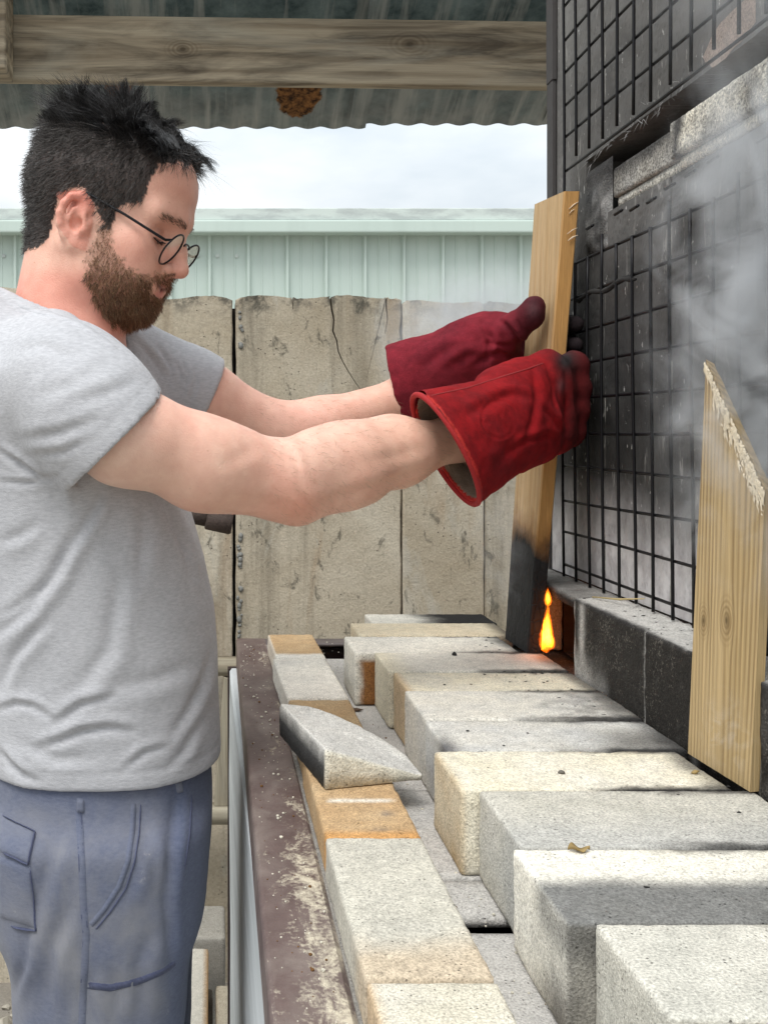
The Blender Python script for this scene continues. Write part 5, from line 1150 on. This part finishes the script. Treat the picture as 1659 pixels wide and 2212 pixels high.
# ---------------------------------------------------------------- gauntlets
def econe(p, a, b, ra, rb, major):
    """cone with elliptic section; ra = (major, minor) at a, rb at b"""
    a = np.array(a); b = np.array(b); ab = b-a; l = np.linalg.norm(ab); t_ = ab/l; mj = np.array(major, float); mj = mj-t_*(mj@t_); mj /= np.linalg.norm(mj); mn = np.cross(t_, mj)
    q = p-a; t = np.clip((q@t_)/l, -.25, 1.0); A = ra[0]+(rb[0]-ra[0])*t; B = ra[1]+(rb[1]-ra[1])*t; x, y = q@mj, q@mn; d = (np.sqrt((x/A)**2+(y/B)**2)-1)*np.minimum(A, B)
    over = (q@t_)-l; d = np.where(over > 0, np.sqrt(np.maximum(d, 0)**2+over**2)+np.minimum(d, 0), d); return np.maximum(d, -(q@t_)-.3*l)
def pxy(c): return P(*c)
# right hand: outer side of the gauntlet faces the camera, fingers close round the near edge of the plank
C0, C1 = P(962, 972, 1.215), P(1148, 893, 1.335); mjR = np.array((.50, .10, -.86))
cutR = np.array((.86, .12, .50)); cutR = cutR/np.linalg.norm(cutR)
fingR = []
for k, (zy, xo, cur) in enumerate(((790, 0, 0), (838, 3, .003), (886, 2, .002), (932, -6, -.004))):
    r = (.0165, .0170, .0165, .0150)[k]
    a = P(1196, zy+12, 1.372); b = P(1240+xo, zy, 1.392); c = np.array((.493, 1.432, b[2]-.006)); d = np.array((.491, 1.472+cur, b[2]-.012)); fingR.append(([a, b, c, d], [r*1.12, r*1.10, r*.90, r*.74]))
thumbR = ([P(1130, 850, 1.37), P(1168, 818, 1.405), np.array((.4335, 1.455, 1.437))], [.023, .018, .014])
def glove_r(p):
    cuff = econe(p, C0, C1, (.0745, .050), (.0535, .034), mjR)
    d = sminp(cuff, econe(p, P(1120, 900, 1.325), P(1205, 868, 1.368), (.050, .032), (.056, .0225), (.12, 0, -1)), .03)
    d = sminp(d, cap(p, P(1085, 850, 1.315), P(1185, 806, 1.362), .026, .023), .03)
    d = sminp(d, cap(p, P(1110, 948, 1.325), P(1190, 935, 1.368), .022, .020), .03)
    for pts, rs in fingR: d = sminp(d, chain(p, pts, rs, .008), .013)
    d = sminp(d, chain(p, *thumbR, .006), .012)
    pl = (p-C0)@cutR; d = smaxp(d, -pl, .003)
    inn = econe(p, C0, C1, (.0675, .0432), (.0455, .0265), mjR); inn = np.maximum(inn, pl-.10); return smaxp(d, -inn, .002)
gv, gq = surface_nets((.24, 1.15, 1.24), (.525, 1.51, 1.50), .0026, glove_r, 2)
gf = [([(1150, 800), (1160, 850), (1152, 905), (1130, 960)], 9, .004), ([(1180, 792), (1196, 835), (1200, 890)], 7, .004), ([(1065, 862), (1110, 850), (1150, 862)], 10, .003), ([(1205, 770), (1222, 800), (1226, 850), (1222, 940)], 8, .0045), ([(1100, 980), (1130, 955), (1180, 940), (1210, 950)], 8, .0035), ([(1000, 900), (1060, 870), (1100, 852)], 14, .0028), ([(1060, 1020), (1090, 985), (1120, 940)], 14, .003), ([(1170, 880), (1195, 905), (1215, 940)], 7, .003),
      ([(1040+42*math.cos(a)*.85, 910+44*math.sin(a)) for a in np.linspace(0, 2*np.pi, 24)], 3.2, .0011), ([(1085, 885), (1078, 905), (1090, 930)], 4, .0007), ([(1025, 905), (1045, 915), (1062, 905)], 4, .0007)]
# the stamp ring sits on the back of the gauntlet
gf[8] = ([(1077+37*math.cos(a), 906+42*math.sin(a)) for a in np.linspace(.05, 2*np.pi-.05, 26)], 3.2, .0012)
FOLD = .75; gv = folds(gv, gq, gf); FOLD = 1.0; gv += vnormals(gv, gq)*(fbm(gv*34, 4, 3)*.0020)[:, None]
gx, gy = proj(gv); n1 = fbm(gv*26, 7, 4)
gc = lerp(np.tile((.315, .007, .010), (len(gv), 1)), np.array((.22, .008, .012)), np.clip(.30+1.1*n1, 0, 1)); rim = (np.abs((gv-C0)@cutR) < .004); gc[rim] = (.50, .035, .030)
inside = (gv-C0)@cutR; ninn = econe(gv, C0, C1, (.0675, .0432), (.0455, .0265), mjR); nout = econe(gv, C0, C1, (.0745, .050), (.0535, .034), mjR); ins = (ninn < .004)*(nout < -.0042)*(inside > .004)*(inside < .112)
gc = lerp(gc, np.array((.33, .27, .21)), ins*1.0)
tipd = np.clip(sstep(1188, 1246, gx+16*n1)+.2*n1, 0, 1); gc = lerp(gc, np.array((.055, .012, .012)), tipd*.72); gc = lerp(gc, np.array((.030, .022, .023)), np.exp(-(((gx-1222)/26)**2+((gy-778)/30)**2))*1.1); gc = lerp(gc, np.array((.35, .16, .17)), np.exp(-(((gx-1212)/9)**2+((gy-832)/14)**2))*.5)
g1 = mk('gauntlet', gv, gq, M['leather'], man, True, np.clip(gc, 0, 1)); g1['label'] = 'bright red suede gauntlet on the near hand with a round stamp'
# the rolled edge of the cuff
pl_ring = []
mj = mjR/np.linalg.norm(mjR); tR = (C1-C0)/np.linalg.norm(C1-C0); mj = mj-tR*(mj@tR); mj /= np.linalg.norm(mj); mn = np.cross(tR, mj)
for a in np.linspace(0, 2*np.pi, 49):
    dr = mj*math.cos(a)*.0722+mn*math.sin(a)*.0478; q = C0+dr; s = -((q-C0)@cutR)/(tR@cutR); k = 1+s*(-.0045/.0745/.01)*0; pl_ring.append(q+tR*s)
MB().tube(pl_ring, .0034, 8, False).build('cuff_binding', flat('red_binding', (.33, .012, .014), .85, nscale=200), g1, True)
# left hand: palm on the far edge, thumb on the face of the plank
D0, D1 = P(853, 838, 1.51), P(1068, 752, 1.49); mjL = np.array((.22, .0, -.97)); cutL = np.array((.935, -.26, .24)); cutL /= np.linalg.norm(cutL)
fingL = []
for k, zy in enumerate((704, 748, 792, 834)):
    r = (.0165, .017, .0165, .015)[k]; a = P(1095, zy+6, 1.535); b = P(1160, zy, 1.570); zt = CZ+(CY-(zy+2))*1.5/F
    fingL.append(([a, b, np.array((.484, 1.545, b[2])), np.array((.4955, 1.46, zt)), np.array((.4955, 1.425, zt-.004))], [r*1.1, r, r*.82, r*.72, r*.66]))
thumbL = ([P(1075, 738, 1.475), P(1112, 706, 1.438), P(1146, 682, 1.418), P(1153, 662, 1.417)], [.0235, .0205, .0178, .0148])
def glove_l(p):
    d = econe(p, D0, D1, (.0640, .044), (.046, .032), mjL)
    d = sminp(d, econe(p, P(1040, 770, 1.49), P(1120, 752, 1.535), (.046, .032), (.048, .022), (.2, 0, -1)), .025)
    d = sminp(d, cap(p, P(1000, 756, 1.475), P(1085, 712, 1.475), .026, .0235), .03)
    for pts, rs in fingL: d = sminp(d, chain(p, pts, rs, .006), .0075)
    d = sminp(d, chain(p, *thumbL, .006), .010)
    pl = (p-D0)@cutL; d = smaxp(d, -pl, .003); inn = np.maximum(econe(p, D0, D1, (.058, .038), (.038, .024), mjL), pl-.09); return smaxp(d, -inn, .002)
lv, lq = surface_nets((.21, 1.37, 1.33), (.53, 1.62, 1.585), .0027, glove_l, 2)
lf = [([(1040, 700), (1060, 730), (1050, 780)], 8, .004), ([(1075, 690), (1095, 705), (1120, 735), (1135, 760)], 7, .0045), ([(1020, 790), (1075, 760), (1120, 772)], 8, .004), ([(960, 800), (1010, 770), (1060, 770)], 12, .003), ([(1050, 742), (1090, 745), (1130, 735)], 6, .003), ([(1117, 690), (1128, 712), (1130, 730)], 4, .002), ([(900, 800), (960, 760), (1010, 740)], 14, .0025)]
lv = folds(lv, lq, lf); lv += vnormals(lv, lq)*(fbm(lv*34, 14, 3)*.0018)[:, None]; lx, ly = proj(lv); n1 = fbm(lv*26, 17, 4)
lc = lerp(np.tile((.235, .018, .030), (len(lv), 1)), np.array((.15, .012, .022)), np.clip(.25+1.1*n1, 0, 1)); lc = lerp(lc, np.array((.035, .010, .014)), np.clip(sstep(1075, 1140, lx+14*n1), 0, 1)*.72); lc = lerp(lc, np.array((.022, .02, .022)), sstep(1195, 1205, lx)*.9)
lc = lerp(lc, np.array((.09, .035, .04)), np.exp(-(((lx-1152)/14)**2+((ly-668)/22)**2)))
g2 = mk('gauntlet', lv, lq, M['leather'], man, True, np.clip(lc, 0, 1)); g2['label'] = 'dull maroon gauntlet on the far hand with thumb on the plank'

# ---------------------------------------------------------------- glasses
flat('frame_metal', (.012, .012, .014), .35, .6, 100, .1, .5)
def lens_mat():
    b = NB('lens'); M['lens'] = b.done((1, 1, 1), .02, None, Transmission_Weight=1.0, IOR=1.12, Alpha=.55)
lens_mat()
gla = mk('glasses', *(lambda q: (q.v, q.f))(MB().tube([H2W((.1165, -.0045+.004*math.sin(a), .0115*math.cos(a))) for a in np.linspace(math.pi, 0, 9)], .0011, 8)), M['frame_metal'], man, True)
gla.name = 'glasses_bridge'
LT = math.radians(23)      # lenses lean a little
def lensring(sg):
    c = np.array((.1105, -.0140, .0340*sg)); R = .0222; pts = []
    for a in np.linspace(0, 2*np.pi, 41):
        s, u = R*math.cos(a)*1.05, R*.93*math.sin(a); pts.append(H2W(c+np.array((u*math.sin(LT)+.0005*((s*sg)/R), u*math.cos(LT), s))))
    rim_ = MB().tube(pts, .0012, 8, False).build('rim', M['frame_metal'], gla, True)
    m = len(pts)-1; ce = np.mean(pts[:-1], 0); V = [ce]+pts[:-1]; mk('lens', V, [(0, i+1, (i+1) % m+1) for i in range(m)], M['lens'], gla, True)
    h0 = np.array((.1080, -.0075, .0575*sg)); ear_t = np.array((.008, .0190, .0745*sg)); e2 = np.array((-.006, .0150, .0745*sg)); e3 = np.array((-.017, .002, .077*sg))
    MB().tube([pts[3 if sg > 0 else 17], H2W(h0), H2W(h0+np.array((-.004, .001, .006*sg))), H2W((h0+ear_t)/2+np.array((0, .001, .0035*sg))), H2W(ear_t), H2W(e2), H2W(e3)], [.0014, .0017, .0017, .0016, .0017, .0017, .0014], 8).build('temple', M['frame_metal'], gla, True)
for sg in (1, -1): lensring(sg)

# ---------------------------------------------------------------- hair, beard, brows: fine strands
def strands(root, d0, flow, ln, wid, seg=5, curl=0.0, seed=0):
    r = np.random.default_rng(seed); n = len(root); P0 = root; ph = r.random(n)*6.28; pts = []
    sd_ = np.cross(d0, r.normal(size=(n, 3))); sd_ /= np.linalg.norm(sd_, axis=1, keepdims=True)+1e-9; s2 = np.cross(d0, sd_)
    for k in range(seg+1):
        t = k/seg; pts.append(P0+ln[:, None]*(d0*t+flow*t*t)+curl*ln[:, None]*(sd_*np.sin(ph+t*5)[:, None]+s2*np.cos(ph+t*5)[:, None]-sd_*np.sin(ph)[:, None]-s2*np.cos(ph)[:, None])*t)
    V = np.empty((n, seg+1, 3, 3))
    for k in range(seg+1):
        w_ = wid*(1-.8*(k/seg)**1.5)
        for j in range(3):
            a = 2*np.pi*j/3; V[:, k, j] = pts[k]+w_[:, None]*(sd_*math.cos(a)+s2*math.sin(a))
    base = (np.arange(n)*(seg+1)*3)[:, None]; q = []
    for k in range(seg):
        for j in range(3): q.append(base+np.array([[k*3+j, k*3+(j+1) % 3, (k+1)*3+(j+1) % 3, (k+1)*3+j]]))
    return V.reshape(-1, 3), np.concatenate(q)
unit = lambda a: a/np.maximum(np.linalg.norm(a, axis=1, keepdims=True), 1e-9)
hv, hq = bv, bq[ish[bq].all(1)]
hn = vnormals(hv, hq); fa = hq; fcen = hv[fa].mean(1); fn_ = hn[fa].mean(1); far = np.linalg.norm(np.cross(hv[fa[:, 2]]-hv[fa[:, 0]], hv[fa[:, 3]]-hv[fa[:, 1]]), axis=1)
lf_ = W2H(fcen); nl = fn_@HR.T
def scatter(mask, n, seed):
    r = np.random.default_rng(seed); w_ = far*np.clip(mask, 0, 1); i = r.choice(len(fa), n, p=w_/w_.sum()); a, b = r.random((2, n, 1)); q = hv[fa[i]]
    p = (q[:, 0]*(1-a)+q[:, 1]*a)*(1-b)+(q[:, 3]*(1-a)+q[:, 2]*a)*b; return p, fn_[i], W2H(p), r
mk_h, mk_b, isear = masks(fcen, 5)[:3]
V_all, Q_all, C_all = [], [], []
def put(V, Q, c, nper):
    Q_all.append(Q+sum(len(x) for x in V_all)); V_all.append(V); C_all.append(np.repeat(c, nper, axis=0))
# short sides and back
p, n, h, r = scatter(mk_h*(lf_[:, 1] < .098), 11000, 31); k = len(p); top = sstep(.060, .105, h[:, 1])
ln = (.0065+.007*r.random(k))*(1-.35*sstep(-.03, -.055, h[:, 1]))+.020*top; fl_ = np.stack([-.35-.3*r.random(k), -.75+.2*r.normal(size=k), .15*r.normal(size=k)], 1); fl_[h[:, 0] > .02] *= np.array((.6, 1, 1)); fl_ = fl_@HR
d0 = unit(n*.55+fl_*.75+r.normal(size=(k, 3))*.16); V, Q = strands(p-n*.0015, d0, fl_*.18-n*.05, ln, .00030+.00014*r.random(k), 3, .02, 1)
hue = .55+.9*r.random((k, 1)); c = np.array((.046, .038, .034))*hue; c[r.random(k) < .12] = (.14, .125, .115); put(V, Q, c, 12)
# long, tousled top: locks share a direction
p, n, h, r = scatter(mk_h*sstep(.072, .100, lf_[:, 1]), 12500, 32); k = len(p); lock = np.stack([fbm(p*30, s, 2) for s in (1, 2, 3)], 1)*1.5; big = np.stack([fbm(p*13, s, 2) for s in (4, 5, 6)], 1)*1.2
fr = sstep(-.03, .085, h[:, 0]); ln = .024+.015*r.random(k)+.006*fr*r.random(k); ln *= 1+.40*lock[:, 0]
dirh = np.stack([-.35+.22*fr, .82+.15*fr, .05*np.sign(h[:, 2])+0*fr], 1); d0 = unit(dirh@HR+n*(.32-.30*fr)[:, None]+lock*.42+big*.35+r.normal(size=(k, 3))*.10)
dh = d0@HR.T; dh[:, 0] = np.minimum(dh[:, 0], .9-.75*fr); d0 = unit(dh)@HR
flo = np.stack([.05+.14*fr, -.34-.62*sstep(.45, 1, fr), np.zeros(k)], 1)@HR+lock*.30; gi = r.choice(k, 330, replace=False); near_ = np.concatenate([np.argmin(((p[i:i+1500, None]-p[gi][None])**2).sum(-1), 1) for i in range(0, k, 1500)]); G = gi[near_]
gl_ = ln[gi]*(1+.35*np.random.default_rng(8).normal(size=330)).clip(.5, 1.7); d0 = unit(d0*.35+d0[G]*.65); flo = flo*.35+flo[G]*.65+(p[G]-p)/ln[:, None]*.42; ln = ln*.4+gl_[near_]*.6
V, Q = strands(p-n*.002, d0, flo, ln, .00040+.00022*r.random(k), 6, .03, 2)
hue = .4+.9*r.random((k, 1)); c = np.array((.0135, .012, .0125))*hue; c[r.random(k) < .035] = (.05, .045, .042); put(V, Q, c, 21)
# crown tufts and stray hairs
p, n, h, r = scatter(mk_h*(lf_[:, 1] > .098)*(lf_[:, 0] < .03)*(lf_[:, 0] > -.085), 1500, 33); k = len(p); tuft = np.stack([fbm(p*24, s, 2) for s in (7, 8, 9)], 1)
d0 = unit(n*.9+np.array((-.45, .3, 0))@HR+tuft*.9+r.normal(size=(k, 3))*.12); V, Q = strands(p, d0, np.tile(np.array((-.25, -.15, 0))@HR, (k, 1))+tuft*.4, .032+.016*r.random(k), .00034+.0001*r.random(k), 5, .06, 3); put(V, Q, np.array((.020, .017, .017))*(.5+r.random((k, 1))), 18)
p, n, h, r = scatter(mk_h*(lf_[:, 1] > .085)*(lf_[:, 0] > .02), 320, 34); k = len(p); d0 = unit(n*.4+np.array((.30, .65, 0))@HR+r.normal(size=(k, 3))*.35)
V, Q = strands(p, d0, np.tile(np.array((.25, -.85, 0))@HR, (k, 1))+r.normal(size=(k, 3))*.2, .032+.016*r.random(k), .00026+0*r.random(k), 7, .05, 4); put(V, Q, np.array((.022, .018, .017))*(.5+r.random((k, 1))), 24)
hair = mk('hair', np.concatenate(V_all), np.concatenate(Q_all), M['hair'], man, True, np.concatenate(C_all)); hair['label'] = 'short dark hair, tousled and long on top'
# beard and moustache
V_all, Q_all, C_all = [], [], []
p, n, h, r = scatter(mk_b*(.30+.70*sstep(-.03, -.075, lf_[:, 1])), 7600, 41); k = len(p)
chin = sstep(-.06, -.095, h[:, 1])*sstep(.02, .06, h[:, 0]); ln = .0042+.0042*r.random(k)+.0034*chin*(.5+.5*r.random(k)); ln = np.where(h[:, 1] > -.052, ln*.85, ln); ln *= np.where(h[:, 0] < .02, .8, 1)
fl_ = np.stack([.16+.0*ln, -.85+0*ln, .0*ln], 1); fl_[(h[:, 0] > .076) & (h[:, 1] > -.053)] = (.2, -.6, 0); fl_[:, 2] += np.sign(h[:, 2])*.12; fl_ = fl_@HR; lk = np.stack([fbm(p*60, s, 2) for s in (1, 2, 3)], 1)
d0 = unit(n*.55+fl_*.7+lk*.55+r.normal(size=(k, 3))*.22); V, Q = strands(p-n*.001, d0, fl_*.25+lk*.4, ln, .00028+.00015*r.random(k), 4, .07, 5)
c = np.array((.33, .175, .092))*(.45+.9*r.random((k, 1))); c = lerp(c, np.array((.13, .078, .05)), sstep(.045, .015, h[:, 0])*.7); c[r.random(k) < .12] = (.40, .26, .14); put(V, Q, c, 15)
beard = mk('beard', np.concatenate(V_all), np.concatenate(Q_all), M['hair'], man, True, np.concatenate(C_all)); beard['label'] = 'short brown beard and moustache'
V_all, Q_all, C_all = [], [], []
bw = np.exp(-(((lf_[:, 1]-.019+.10*np.abs(np.abs(lf_[:, 2])-.028))/.0040)**2))*(lf_[:, 0] > .065)*(np.abs(lf_[:, 2]) > .010)*(np.abs(lf_[:, 2]) < .050); p, n, h, r = scatter(bw*(bw > .3), 200, 51); k = len(p)
d0 = unit(n*.35+np.stack([-.3+0*h[:, 0], .25+0*h[:, 0], np.sign(h[:, 2])*.9], 1)@HR+r.normal(size=(k, 3))*.15); V, Q = strands(p, d0, -n*.1, .007+.003*r.random(k), .00026+0*r.random(k), 3, .02, 6); put(V, Q, np.array((.16, .10, .07))*(.6+.8*r.random((k, 1))), 12)
mk('eyebrows', np.concatenate(V_all), np.concatenate(Q_all), M['hair'], man, True, np.concatenate(C_all))
# lashes along the lowered lids
htree = BVHTree.FromPolygons([Vector(v) for v in hv], [tuple(int(i) for i in q) for q in hq]); V_all, Q_all, C_all = [], [], []
for sg in (1, -1):
    V_all, Q_all, C_all, rp = [], [], [], []
    for a in np.linspace(-1, 1, 60):
        t = H2W((.12, -.0075-.0030*(1-a*a)+.0015, sg*(.0325+.0115*a))); q = htree.ray_cast(Vector(t), Vector(-HF)); 
        if q[0] is not None: rp.append(np.array(q[0]))
    rp = np.array(rp); k = len(rp); d0 = unit(np.tile(HF*.8-HU*.45, (k, 1))+RNG.normal(size=(k, 3))*.15); V, Q = strands(rp-HF*.001, d0, np.tile(HU*.25, (k, 1)), .006+.002*RNG.random(k), np.full(k, .00042), 3, .0, 7); put(V, Q, np.tile((.02, .013, .011), (k, 1)), 12)
    mk('eyelashes', np.concatenate(V_all), np.concatenate(Q_all), M['hair'], man, True, np.concatenate(C_all))

# fine hair on the forearms
m_ = (bv[:, 0] > .06)*(bv[:, 2] < 1.48)*(~ish); fm = m_[bq].all(1); fa = bq[fm]; bn = vnormals(bv, bq); fcen = bv[fa].mean(1); fn_ = bn[fa].mean(1); far = np.linalg.norm(np.cross(bv[fa[:, 2]]-bv[fa[:, 0]], bv[fa[:, 3]]-bv[fa[:, 1]]), axis=1); hv = bv
p, n, h, r = scatter(np.ones(len(fa)), 2600, 61); k = len(p); d0 = unit(n*.35+np.array((.55, .1, -.35))+r.normal(size=(k, 3))*.25); V, Q = strands(p, d0, -n*.15, .006+.006*r.random(k), np.full(k, .0001), 3, .04, 9)
mk('arm_hair', V, Q, M['hair'], man, True, np.repeat(np.array((.46, .31, .21))*(.6+.8*r.random((k, 1))), 12, axis=0))
gtree = BVHTree.FromPolygons([Vector(v) for v in gv], [tuple(int(i) for i in q) for q in gq])
flat('thread', (.22, .008, .009), .8, nscale=900, var=.5)
strip('seam', [(925, 856), (1010, 838), (1080, 815), (1140, 797), (1180, 782)], .0022, .0005, M['thread'], gtree, g1)
strip('stitching', [(918, 862), (950, 885), (980, 930), (1008, 985), (1030, 1040), (1046, 1070)], .0014, .0005, M['thread'], gtree, g1)
